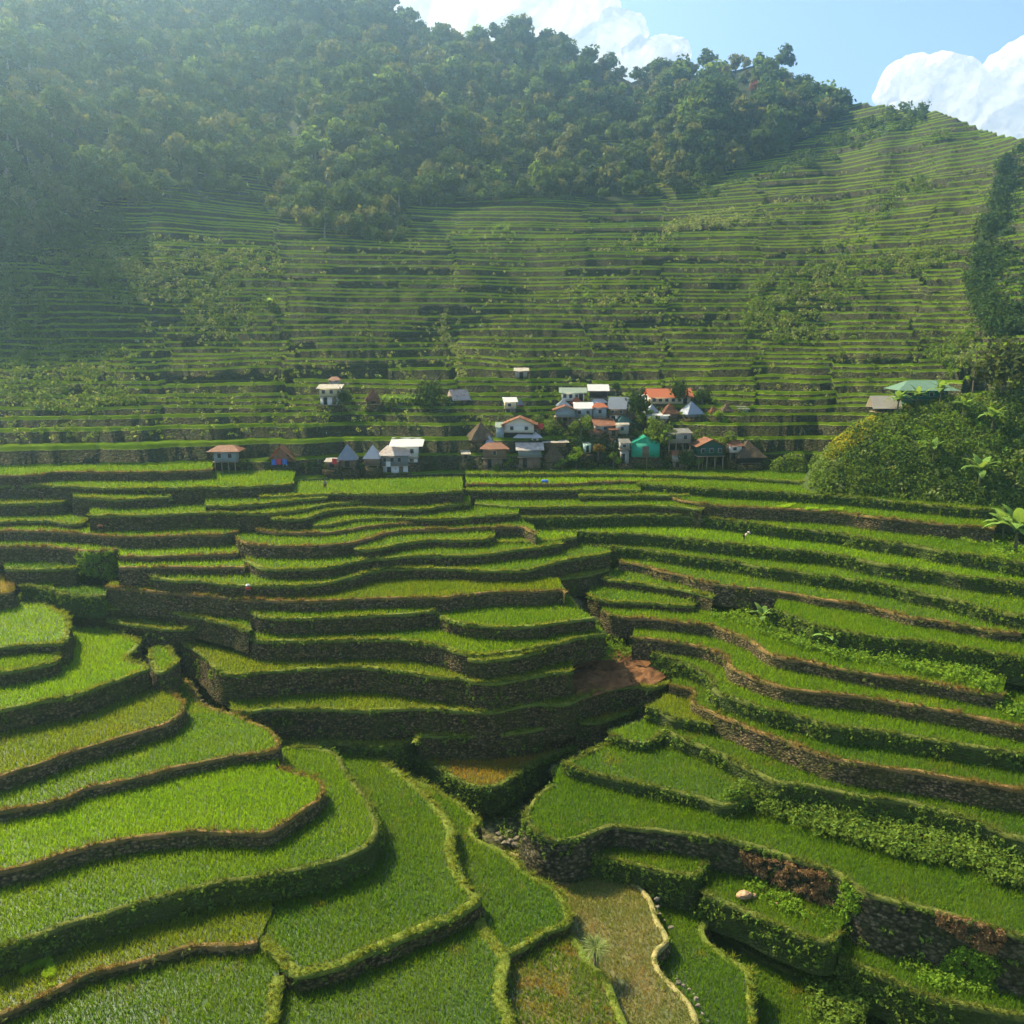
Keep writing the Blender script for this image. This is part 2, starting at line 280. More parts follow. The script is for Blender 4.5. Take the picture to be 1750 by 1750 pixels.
# upper, lower, column, rim y, wall foot y  (how tall each wall shows at that column)
TREL = """L1 L2 200 807 824;L1 L2 30 813 825;L2 L3A 200 835 846;L2 L3B 50 831 855;L2 L3C 400 833 851;L2 L3D 470 829 840;
L3A L4 200 853 870;L3B L5L 50 861 884;L5L L5A 60 890 900;L4 L5A 300 878 905;L5A L6A 50 907 925;L5A LA 300 916 938;L6A L6B 60 933 959;
LA LB 300 949 961;LB L9 350 970 985;LB L10 230 970 1003;L6B G1 60 974 998;G1 G2 91 1006 1010;L10 L11L 250 1010 1036;L10 L11L 380 1022 1062;
L11L L12L 250 1040 1059;L9 L10 450 1001 1014;L10 L11 500 1027 1043;L11 L12B 500 1057 1083;L3D L4B 680 845 862;L3C L4 450 861 869;L3D L3C 500 848 852;
L4 L4B 550 863 867;L4B L5 500 888 903;L4B L4E 600 869 876;L4E L5 640 884 890;L5 L6 500 912 918;L5 L6 700 893 897;L4E L6 800 884 893;
L6 L8 500 934 955;L6 L7 760 905 911;L6 L7B 880 901 916;L7 L8 760 923 935;L7B L8 900 928 930;L7B L9 970 921 935;L8 L9 500 973 991;L8 L9 850 945 959;
L9 L10 700 971 992;L9 L9S 1000 951 976;L10 L12 800 1015 1037;L12 L12B 800 1069 1088;L12B L13 500 1097 1128;L12B L13 640 1094 1124;L12B L12C 850 1118 1123;
L12C L13 860 1127 1158;L13 L14 500 1146 1187;L13 L14 740 1157 1200;L13 L14 880 1162 1198;L14 L15L 560 1212 1258;L14 L15 800 1217 1252;L14 L15 1000 1192 1228;
L15 L16 800 1258 1297;L15L N8 600 1273 1283;L15 L15L 712 1262 1268;N0 N1 15 1013 1040;N1 N2 50 1102 1118;N2 N3 60 1138 1162;N3 N4 60 1204 1244;N3 N4 180 1170 1205;N3 N3B 250 1140 1143;
N4 N5 120 1287 1312;N4 N5 260 1244 1268;N5 N6 300 1311 1328;N6 N7 200 1438 1469;N6 N7 400 1423 1444;N7 N9 180 1562 1603;N7 N8 600 1463 1505;
N9 N10 200 1652 1668;N8 N11 600 1643 1678;N8 N12 779 1440 1452;N12 N13 930 1598 1608;N11 N13 865 1660 1690;N12 N14 974 1560 1576;N13 N14 1036 1661 1678;
N14 N15 1180 1707 1722;N15 N16 1210 1590 1616;
F18 F17 900 811 818;F18 F16R 1300 819 829;F17 F16 900 828 831;F16 F15 900 839 855;F16 F16B 1070 838 841;F16B F15 1070 847 853;F17 F16R 1140 822 826;
F16R F15R 1300 840 858;F16R F15R 1500 854 876;F15 F14 1000 866 877;F15R F14 1350 870 898;F15R F14 1500 885 912;F14 F13 1000 884 900;F14 F13 1300 898 920;F14 F13 1500 924 948;
F13 F12 1100 914 930;F13 F12 1300 935 958;F13 F12 1500 964 992;F12 F11 1200 955 975;F12 F11 1500 998 1020;F11 F10 1120 971 985;F11 F11B 1450 1030 1048;F11 F11B 1600 1060 1078;
F10 F9 1080 996 1008;F9 F8 1100 1030 1040;F8 F7 1150 1062 1080;F8 F7 1400 1134 1156;F8 F7 1550 1161 1190;F11B F8 1400 1072 1112;F7 F6 1180 1103 1121;F7 F6 1550 1203 1240;
F6 F5 1300 1209 1240;F6 F5 1550 1256 1288;F5 F3 1300 1254 1296;F5 F3 1600 1325 1370;F5 F4 1180 1200 1212;F4 F3 1160 1232 1244;F3 F1 1200 1279 1312;F2 F1 1090 1269 1281;
F3 F2 1134 1248 1253;F1 E0 1100 1340 1367;E0 E1 1100 1419 1452;E0 E3 1560 1549 1652;E1 E1B 1192 1500 1516;E1 N15 1130 1490 1545;E1B E3 1438 1612 1640;E3 N16 1480 1655 1720;F14 L6 890 885 890"""
ANCH = {'L1': (200, 807, 158.), 'F18': (900, 811, 160.)}
def widen(P):
    # carry the terraces on beyond both sides of the photograph
    P = [tuple(p) for p in P]
    if P[0][0] <= -38: k = (P[1][1]-P[0][1])/(P[1][0]-P[0][0]); P.insert(0, (P[0][0]-300, P[0][1]-k*180))
    if P[-1][0] >= 1750 and len(P) > 1: k = (P[-1][1]-P[-2][1])/(P[-1][0]-P[-2][0]+1e-6); P.append((P[-1][0]+320, P[-1][1]+k*200))
    return np.array(P)
def parse_pts(s): return np.array([[float(q) for q in p.split(',')] for p in s.split()])
TER = {}
for line in TDATA.strip().splitlines():
    nm, rim, back, sty, lab = line.split('|')
    TER[nm] = dict(rim=widen(parse_pts(rim)), back=widen(parse_pts(back)), sty=sty.split(), label=lab)
def solve_levels():
    names = list(TER); ix = {n: i for i, n in enumerate(names)}
    A = []; b = []; rel = []
    for s in TREL.replace('\n', '').split(';'):
        u, l, x, yr, yb = s.split(); x, yr, yb = float(x), float(yr), float(yb)
        row = np.zeros(len(names)); row[ix[l]] = 1; row[ix[u]] = -1
        A.append(row); b.append(math.log(slope(x, yb)/slope(x, yr))); rel.append((u, l))
    for n, (x, y, r) in ANCH.items():
        row = np.zeros(len(names)); row[ix[n]] = 5; A.append(row); b.append(5*math.log(r*slope(x, y)))
    sol, *_ = np.linalg.lstsq(np.array(A), np.array(b), rcond=None)
    for n, i in ix.items(): TER[n]['z'] = -math.exp(sol[i])
    for n in names: TER[n]['low'] = TER[n]['z'] - 3.0
    for u, l in rel: TER[u]['low'] = min(TER[u]['low'], TER[l]['z'] - 0.7)
    return np.array(A) @ sol - np.array(b), rel
RES, REL = solve_levels()
# ------------------------------------------------------------------ terrain materials
def m_wall(name, stone, dark, moss, mossy=.5, scale=3.1):
    k = NT(name); p = k.pos()
    vo = k.n('TexVoronoi', feature='F1'); vo.inputs['Scale'].default_value = scale; vo.inputs['Randomness'].default_value = 1
    mp = k.n('Mapping'); mp.inputs['Scale'].default_value = (1, 1, 1.5); k.l(p, mp.inputs['Vector'])
    wv = k.n('TexNoise'); wv.inputs['Scale'].default_value = 1.5; k.l(p, wv.inputs['Vector'])
    va = k.n('VectorMath', operation='ADD'); sc_ = k.n('VectorMath', operation='SCALE'); sc_.inputs['Scale'].default_value = .35
    k.l(wv.outputs['Color'], sc_.inputs[0]); k.l(mp.outputs[0], va.inputs[0]); k.l(sc_.outputs[0], va.inputs[1])
    k.l(va.outputs[0], vo.inputs['Vector'])
    sep = k.n('SeparateColor'); k.l(vo.outputs['Color'], sep.inputs[0])
    c = k.ramp(sep.outputs[0], [(0, dark), (.45, stone), (.8, tuple(min(1, q*1.55) for q in stone)), (1, tuple(min(1, q*2.3) for q in stone))])
    gap = k.ramp(vo.outputs['Distance'], [(.38, 1), (.62, .25)])
    c = k.mix(1.0, c, gap, 'MULTIPLY')
    f = k.noise(.35, 4, .65); f2 = k.noise(2.6, 3, .7)
    mk = k.ramp(k.math('ADD', k.math('MULTIPLY', f, .6), k.math('MULTIPLY', f2, .4)), [(.5-.16*mossy-.03, 1 if mossy > .9 else .95*min(1, mossy+.3)), (.62-.1*mossy, 0)]) if mossy < .75 else \
         k.ramp(k.math('ADD', k.math('MULTIPLY', f, .5), k.math('MULTIPLY', f2, .5)), [(.5, .95), (.62, .3)])
    mc = k.ramp(k.noise(1.1, 3, .7), [(.35, tuple(q*.6 for q in moss)), (.65, moss)])
    c = k.mix(mk, c, mc)
    h = k.math('ADD', k.math('MULTIPLY', vo.outputs['Distance'], -1.0), k.math('MULTIPLY', k.noise(9, 3, .7), .5))
    return k.bsdf(c, .92, .15, bump=h, bstr=.8, bdist=.22)
def m_soil(name, a, b, sc=1.3, bump=.5):
    k = NT(name); c = k.ramp(k.noise(sc, 5, .65), [(.33, a), (.66, b)])
    return k.bsdf(c, .95, .1, bump=k.noise(5, 5, .7), bstr=bump, bdist=.15)
def m_water(name, a, b):
    k = NT(name); c = k.ramp(k.noise(.5, 4, .6), [(.35, a), (.65, b)])
    return k.bsdf(c, .35, .4, bump=k.noise(6, 2, .5), bstr=.15, bdist=.03)
WALL_G = m_wall('mossy_stone', (0.105, 0.072, 0.032), (0.035, 0.024, 0.010), (0.059, 0.065, 0.008), .5)
WALL_S = m_wall('dry_stone', (0.133, 0.091, 0.046), (0.047, 0.032, 0.015), (0.068, 0.070, 0.013), .4)
WALL_W = m_wall('overgrown_stone', (0.086, 0.068, 0.032), (0.031, 0.026, 0.011), (0.050, 0.074, 0.011), .8)
WALL_R = m_wall('rubble_stone', (0.094, 0.072, 0.042), (0.027, 0.021, 0.011), (0.041, 0.048, 0.011), .4, 2.3)
BUND_G = m_soil('grassy_bund', (.06, .10, .012), (.17, .19, .03), 1.1, .9)
BUND_S = m_soil('dry_bund', (.07, .075, .014), (.26, .15, .055), .45, 1)
BUND_W = m_soil('weedy_bund', (.05, .07, .012), (.14, .15, .03), 1.2, .9)
BUND_P = m_soil('trodden_path', (.14, .14, .04), (.36, .29, .12), 1.2, .6)
SOIL_G = m_water('paddy_mud', (.030, .050, .012), (.055, .085, .018))
SOIL_B = m_water('paddy_mud_pale', (.075, .085, .02), (.14, .115, .035))
SOIL_O = m_water('paddy_mud_ochre', (.07, .07, .02), (.13, .10, .03))
GROUND = m_wall('gully_ground', (.11, .085, .045), (.04, .03, .015), (.05, .08, .012), .6, 1.4)
RICE = {
 'g':  leaf_mat('rice_green', (0.097, 0.205, 0.0060), (0.171, 0.275, 0.0080), (0.127, 0.235, 0.0070), .5, .12, worn=(0.220, 0.270, 0.0150), wth=.62),
 'b2': leaf_mat('rice_bright', (0.138, 0.280, 0.0050), (0.209, 0.335, 0.0060), (0.165, 0.295, 0.0050), .5, .10, worn=(0.242, 0.320, 0.0150), wth=.66),
 'g2': leaf_mat('rice_deep', (0.066, 0.165, 0.0060), (0.138, 0.225, 0.0080), (0.099, 0.185, 0.0070), .5, .09, worn=(0.231, 0.200, 0.0300), wth=.625),
 'y':  leaf_mat('rice_olive', (0.110, 0.200, 0.0080), (0.209, 0.255, 0.0100), (0.154, 0.215, 0.0080), .5, .10, worn=(0.264, 0.240, 0.0200), wth=.62),
 'o':  leaf_mat('rice_golden', (0.143, 0.180, 0.0120), (0.286, 0.210, 0.0180), (0.209, 0.190, 0.0150), .45, .12, worn=(0.330, 0.180, 0.0300), wth=.56),
 'o2': leaf_mat('rice_patched', (0.072, 0.165, 0.0080), (0.143, 0.215, 0.0100), (0.110, 0.180, 0.0100), .5, .09, worn=(0.308, 0.180, 0.0400), wth=.56),
 'br': leaf_mat('rice_sparse', (0.099, 0.160, 0.0200), (0.242, 0.220, 0.0500), (0.165, 0.190, 0.0300), .4, .10, worn=(0.330, 0.230, 0.1100), wth=.57),
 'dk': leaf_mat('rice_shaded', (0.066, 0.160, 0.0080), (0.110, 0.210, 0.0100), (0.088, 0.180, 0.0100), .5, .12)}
BUNDM = {'g': BUND_G, 's': BUND_S, 'w': BUND_W, 'p': BUND_P, 'r': BUND_W}
WALLM = {'g': WALL_G, 's': WALL_S, 'w': WALL_W, 'p': WALL_S, 'r': WALL_R}
SOILM = {'br': SOIL_B, 'o': SOIL_O, 'o2': SOIL_O}
GRASS_M = {'g': leaf_mat('bund_grass', (.09, .17, .012), (.19, .24, .02), (.26, .24, .05), .45, .25),
           's': leaf_mat('bund_dry_grass', (.10, .14, .02), (.26, .17, .06), (.20, .12, .045), .4, .35),
           'w': leaf_mat('bund_weeds', (.06, .12, .012), (.15, .20, .02), (.20, .20, .05), .4, .3),
           'p': leaf_mat('path_grass', (.12, .18, .03), (.25, .25, .07), None, .4, .3)}
GRASS_M['r'] = GRASS_M['w']

def blades(P, h, wd, nb, lean, seed, z_off=0.0, zcol=None):
    """nb triangular blades at each point P (n,3); returns V, F, tone"""
    g = np.random.default_rng(seed); n = len(P)
    Pn = np.repeat(P, nb, 0); m = len(Pn)
    a = g.random(m)*2*np.pi; ll = lean*h*(.3+g.random(m)); hh = h*(.7+.6*g.random(m))
    if np.ndim(wd) == 0: ww = wd*(.7+.6*g.random(m))
    off = (g.random((m, 2))-.5)*wd*2.4
    base = Pn.copy(); base[:, :2] += off; base[:, 2] += z_off
    b = g.random(m)*np.pi
    dx = np.cos(b)*ww/2; dy = np.sin(b)*ww/2
    V = np.empty((m, 3, 3))
    V[:, 0] = base - np.stack([dx, dy, 0*dx], 1); V[:, 1] = base + np.stack([dx, dy, 0*dx], 1)
    V[:, 2] = base + np.stack([np.cos(a)*ll, np.sin(a)*ll, hh], 1)
    tone = np.repeat(np.clip(.5 + .28*g.standard_normal(m), 0, 1), 3)
    return V.reshape(-1, 3), np.arange(m*3).reshape(-1, 3), tone

XY = {}
for nm, t in TER.items():
    X, Y = at_z(t['rim'][:, 0], t['rim'][:, 1], t['z']); R = np.stack([X, Y], 1)
    R = smooth_line(resample(R, 3.0) if False else R, 2); R = resample(R, .6)
    d = np.gradient(R, axis=0); d /= np.linalg.norm(d, axis=1)[:, None]+1e-9
    nrm = np.stack([-d[:, 1], d[:, 0]], 1)
    # smooth the normals so that the bund does not fold at corners
    for _ in range(3):
        nrm[1:-1] = (nrm[:-2]+nrm[1:-1]+nrm[2:])/3
    nrm /= np.linalg.norm(nrm, axis=1)[:, None]+1e-9
    s = np.arange(len(R))*.6; sd_ = abs(hash(nm[::-1]+'x')) % 1 + sum(map(ord, nm))
    R = R + nrm*(fbm(s/4.0, s*0+sd_, 5, 3)*.38)[:, None]
    bX, bY = at_z(t['back'][:, 0], t['back'][:, 1], t['z'])
    t['R'] = R; t['N'] = nrm; t['B'] = np.stack([bX, bY], 1)
    t['poly'] = np.vstack([R, t['B'][::-1]])
    t['sd'] = sd_
def build_terrace(nm, t):
    z = t['z'] + CZ; R, N = t['R'], t['N']; n = len(R); rk, bk = t['sty']
    mid = R[n//2]; g = np.random.default_rng(t['sd'])
    root = empty('rice_terrace', (0, 0, 0), t['label'], 'rice terrace')
    s = np.arange(n)*.6; dist = float(np.median(np.hypot(R[:, 0], R[:, 1])))
    # field surface
    poly = np.vstack([R + N*.35, t['B'][::-1]])
    tri = tessellate_polygon([[Vector((p[0], p[1], 0)) for p in poly]])
    V = np.c_[poly, np.full(len(poly), z-.12)]
    T = np.array(tri); a, b, c = V[T[:, 0]], V[T[:, 1]], V[T[:, 2]]
    flip = np.cross(b-a, c-a)[:, 2] < 0; T[flip] = T[flip][:, ::-1]
    mesh_np('paddy', V, T, SOILM.get(rk, SOIL_G), root)
    # stone wall: rows from the rim to below the foot, battered outwards
    H = t['z'] - t['low']; rows = max(5, int(H/.35)); V = []; bat = .13
    for i in range(rows+1):
        f = i/rows; o = H*f*bat + (0 if i == 0 else .12*fbm(s/.9, s*0+i*.55, t['sd'] % 50, 3) + .10*fbm(s/5, s*0+i*.2, 9, 2))
        q = R - N*np.reshape(o, (-1, 1)) if np.ndim(o) else R - N*o
        V.append(np.c_[q, np.full(n, z - H*f)])
    V = np.concatenate(V); i, j = np.meshgrid(np.arange(rows), np.arange(n-1), indexing='ij')
    a = (i*n+j).ravel(); Fq = np.stack([a, a+n, a+n+1, a+1], 1)
    mesh_np('stone_wall', V, Fq, WALLM[bk], root, smooth=True)
    # bund along the rim
    wdt = {'g': .7, 's': .5, 'w': .65, 'p': .5, 'r': .6}[bk]*(1.45 if nm in ('N8', 'N10', 'N11') else 1)
    prof = [(-.12, -.3), (-.10, -.06), (.10, .05), (.5, .07), (.85, .03), (1.0, -.2)]
    V = []
    for kx, (o, h) in enumerate(prof):
        wv = .22*fbm(s/1.3, s*0+kx*.6, 21+t['sd'] % 9, 3)
        V.append(np.c_[R + N*(o*wdt*(1+wv))[:, None], z + h + .13*fbm(s/1.3, s*0+kx*.3, 33+t['sd'] % 7, 3)])
    V = np.concatenate(V); i, j = np.meshgrid(np.arange(len(prof)-1), np.arange(n-1), indexing='ij')
    a = (i*n+j).ravel(); Fq = np.stack([a, a+1, a+n+1, a+n], 1)
    mesh_np('bund', V, Fq, BUNDM[bk], root, smooth=True)
    # grass and weeds on the bund and hanging over the wall
    dens = {'g': 26, 's': 15, 'w': 18, 'p': 10, 'r': 14}[bk]*(1.5 if nm in ('N8', 'N10', 'N11') else 1)
    k = int(n*.6*dens); ii = g.integers(0, n-1, k); fr = g.random(k)
    q = R[ii]*(1-fr)[:, None] + R[ii+1]*fr[:, None]; u = g.random(k)**1.3*1.1-.12
    patch = fbm(q[:, 0]/2.5, q[:, 1]/2.5, 12, 3); keep = g.random(k) < .6+.9*patch
    q = q + N[ii]*(u*wdt)[:, None]; P = np.c_[q, z + .02 - .6*(u < 0)*g.random(k)][keep]
    if len(P):
        V, Fq, tn = blades(P, .24 if bk != 'p' else .14, .04 + dist*.0004, 4, .9, t['sd']+1)
        o = mesh_np('bund_grass', V, Fq, GRASS_M[bk], root, attr={'tone': tn}); o['kind'] = 'stuff'
    # rice
    sp = .27 if dist < 85 else (.33 if dist < 118 else .42)
    if rk == 'br': sp = .25
    lo = t['poly'].min(0); hi = t['poly'].max(0)
    ang = .5*fbm(lo[0]/20, lo[1]/20, 4, 2)+.1; ca, sa = math.cos(ang), math.sin(ang)
    L = np.hypot(*(hi-lo)); gx, gy = np.meshgrid(np.arange(-L, L, sp*.85), np.arange(-L, L, sp*1.15))
    gx = gx.ravel(); gy = gy.ravel(); c0 = (lo+hi)/2
    bx = (fbm(gx/9, gy/9, 8, 2))*.5
    P = np.stack([c0[0]+gx*ca-gy*sa+bx, c0[1]+gx*sa+gy*ca+bx], 1) + (g.random((len(gx), 2))-.5)*sp*.55
    ok = (P[:, 0] > lo[0]) & (P[:, 0] < hi[0]) & (P[:, 1] > lo[1]) & (P[:, 1] < hi[1]); P = P[ok]
    pxx, pyy = px_of(P[:, 0], P[:, 1], z); ok = (pxx > -230) & (pxx < 1980) & (pyy < 1800); P = P[ok]
    P = P[in_poly(P[:, 0], P[:, 1], t['poly'])]
    for n2, t2 in TER.items():          # nothing grows under a higher terrace
        if t2['z'] > t['z'] + .25 and len(P):
            a_, b_ = t2['poly'].min(0), t2['poly'].max(0)
            if (a_[0] < hi[0]) and (b_[0] > lo[0]) and (a_[1] < hi[1]) and (b_[1] > lo[1]):
                P = P[~in_poly(P[:, 0], P[:, 1], t2['poly'])]
    if len(P):
        dm = np.full(len(P), 9.)
        for c in range(0, n, 2): dm = np.minimum(dm, np.hypot(P[:, 0]-R[c, 0], P[:, 1]-R[c, 1]))
        P = P[dm > wdt*.95 + .1*g.random(len(P))]
    if rk in ('br', 'o2'): P = P[g.random(len(P)) < .93]
    if len(P):
        hmod = 1 + .18*fbm(P[:, 0]/3, P[:, 1]/3, 7, 3)
        h = {'br': .32}.get(rk, .46)
        V, Fq, tn = blades(np.c_[P, np.full(len(P), z-.12)], h, (.05 if rk != 'br' else .035) + dist*.00045, 5 if dist < 120 else 4, .55, t['sd']+2)
        o = mesh_np('rice', V, Fq, RICE[rk], root, attr={'tone': tn}); o['kind'] = 'stuff'
        t['nrice'] = len(P)
    return root
for nm, t in TER.items(): t['obj'] = build_terrace(nm, t)

# ------------------------------------------------------------------ ground under the terraces (stream gullies, banks)
def m_of(y):
    v = (875 - np.asarray(y, float))/F; return (-SP + v*CP)/(CP + v*SP)
def build_ground():
    S = []
    for nm, t in TER.items():
        for p in resample(t['rim'], 12): S.append((p[0], p[1], t['low']-.1))
        for p in resample(t['back'], 18): S.append((p[0], p[1], t['z']-1.0))
    S += [(x, 792, -25.5) for x in range(-60, 1850, 60)]
    S += [(340, 1180, -46.5), (330, 1150, -45.5), (350, 1205, -47.5), (330, 1120, -44), (860, 1420, -53.5), (880, 1440, -53.8), (850, 1390, -53.3), (840, 1400, -53.4),
          (720, 1330, -52.5), (780, 1370, -53), (1045, 975, -37.5), (1020, 1010, -38.5), (1010, 1045, -39.5), (1040, 1075, -41), (1060, 1095, -42),
          (130, 1025, -41), (160, 1050, -42), (270, 1095, -43.5), (1480, 1740, -60), (1500, 1800, -60.5), (1350, 1640, -58), (1150, 1530, -56), (1250, 1600, -57)]
    S = np.array(S)
    gx, gy = np.meshgrid(np.arange(-450, 2250, 9.), np.arange(786, 1900, 9.)); q = np.stack([gx.ravel(), gy.ravel()], 1)
    Z = np.empty(len(q))
    for i in range(0, len(q), 2000):
        d = (q[i:i+2000, None, 0]-S[None, :, 0])**2*.35 + (q[i:i+2000, None, 1]-S[None, :, 1])**2*1.6
        ix = np.argpartition(d, 6, axis=1)[:, :6]; dd = np.take_along_axis(d, ix, 1); wt = 1/(dd+6)
        Z[i:i+2000] = (wt*S[ix, 2]).sum(1)/wt.sum(1)
    X, Y = at_z(q[:, 0], q[:, 1], Z); Zw = Z + CZ + .25*fbm(X/1.5, Y/1.5, 5, 3)
    nyy, nxx = gx.shape; V = np.stack([X, Y, Zw], 1)
    i, j = np.meshgrid(np.arange(nyy-1), np.arange(nxx-1), indexing='ij'); a = (i*nxx+j).ravel()
    o = mesh_np('ground', V, np.stack([a, a+nxx, a+nxx+1, a+1], 1), GROUND, smooth=True)
    o['kind'] = 'structure'; tag(o, 'mossy earth and rock of the stream gullies between the terraces')
    return V.reshape(nyy, nxx, 3)
GRID = build_ground()
xs_ = np.linspace(-730, 730, 60); ys_ = np.linspace(-80, 1190, 60); gx_, gy_ = np.meshgrid(xs_, ys_); gz_ = CZ-64.5 + 1.2*fbm(gx_/60, gy_/60, 2, 3)
i_, j_ = np.meshgrid(np.arange(59), np.arange(59), indexing='ij'); a_ = (i_*60+j_).ravel()
o_ = mesh_np('ground', np.stack([gx_.ravel(), gy_.ravel(), gz_.ravel()], 1), np.stack([a_, a_+1, a_+61, a_+60], 1), m_soil('valley_grass', (.03, .06, .012), (.07, .11, .02), .15), smooth=True)
o_['kind'] = 'structure'; tag(o_, 'green valley floor underneath the terraced slopes')

# ------------------------------------------------------------------ the amphitheatre hillside behind the village
HX = [-200, 0, 250, 500, 780, 1100, 1400, 1500, 1600, 1750, 1950]
HZ = [-27, -18.6, -12, 0, 20, 50, 86, 130, 200, 260]
HD = np.array([
 [149, 150, 148, 156, 163, 164, 162, 158, 153, 140, 125],
 [150, 151, 151, 162, 169, 170, 168, 163, 158, 148, 135],
 [168, 170, 174, 178, 182, 183, 180, 176, 170, 158, 145],
 [192, 196, 203, 210, 215, 216, 213, 208, 202, 188, 172],
 [206, 213, 228, 240, 247, 250, 247, 240, 232, 213, 192],
 [228, 240, 272, 304, 321, 321, 302, 288, 273, 248, 220],
 [270, 290, 335, 372, 388, 388, 345, 328, 310, 286, 260],
 [330, 350, 400, 436, 445, 446, 405, 385, 365, 340, 310],
 [430, 446, 492, 530, 540, 545, 500, 480, 460, 430, 400],
 [520, 540, 580, 620, 640, 640, 600, 580, 560, 530, 500]], float)
XREF = 1.0190*F
def hD(xr, z):
    xr = np.clip(np.asarray(xr, float), -200, 1949.9); z = np.clip(np.asarray(z, float), -27, 259.9)
    xr, z = np.broadcast_arrays(xr, z)
    def w1(q, tab):
        i = np.clip(np.searchsorted(tab, q, side='right')-1, 0, len(tab)-2); t0 = np.asarray(tab)[i]; t1 = np.asarray(tab)[i+1]
        return i, (q-t0)/(t1-t0)
    i, a = w1(xr, HX); j, b = w1(z, HZ); a = a*a*(3-2*a)*.6 + a*.4
    return (HD[j, i]*(1-a)+HD[j, i+1]*a)*(1-b) + (HD[j+1, i]*(1-a)+HD[j+1, i+1]*a)*b
def xr_of(x, y):
    u, d, _ = ray(x, y); return 875 + XREF*u/d
def hill_z(x, y):                     # height (rel. camera) where the sight line of a pixel meets the hillside
    x = np.asarray(x, float); m = m_of(y); xr = xr_of(x, y); lo = np.full(np.broadcast(x, m).shape, -27.); hi = np.full_like(lo, 255.)
    for _ in range(36):
        c = (lo+hi)/2; f = c/hD(xr, c) - m; lo = np.where(f < 0, c, lo); hi = np.where(f < 0, hi, c)
    return (lo+hi)/2
def hill_pt(x, y):
    z = hill_z(x, y); xr = xr_of(x, y); D = hD(xr, z); return np.stack([(xr-875)/XREF*D, D, z+CZ], -1)
SKY = parse_pts('-200,-260 300,-140 560,-60 658,8 741,58 794,72 872,64 930,66 979,95 1037,120 1081,142 1105,125 1134,118 1168,124 1231,120 1304,108 1343,120 1377,140 1418,172 1500,174 1540,182 1600,190 1650,204 1700,222 1750,243 1800,270 1950,340')
FOR = parse_pts('-200,470 0,440 100,405 200,345 430,335 560,398 690,400 705,345 900,338 1100,335 1150,325 1200,312 1300,262 1400,210 1428,172 1460,165 1950,165')
def ztop(xr):
    x = np.asarray(xr, float); y = np.interp(x, SKY[:, 0], SKY[:, 1])
    for _ in range(3):                # xr and x differ a little away from the horizon
        v = (875-y)/F; x = 875 + (np.asarray(xr)-875)/XREF*F*(CP+v*SP); y = np.interp(x, SKY[:, 0], SKY[:, 1])
    return hill_z(x, y)
WALL_FAR = m_wall('far_wall', (0.058, 0.053, 0.025), (0.035, 0.034, 0.014), (0.050, 0.065, 0.015), .7, 2.6)
BUND_FAR = m_soil('far_bund', (.14, .20, .025), (.26, .29, .05), .5, .2)
RICE_FAR = leaf_mat('far_rice', (.12, .25, .006), (.27, .40, .010), (.20, .33, .008), .55, .035, tmul=1.9, worn=(.25, .27, .04), wth=.63)
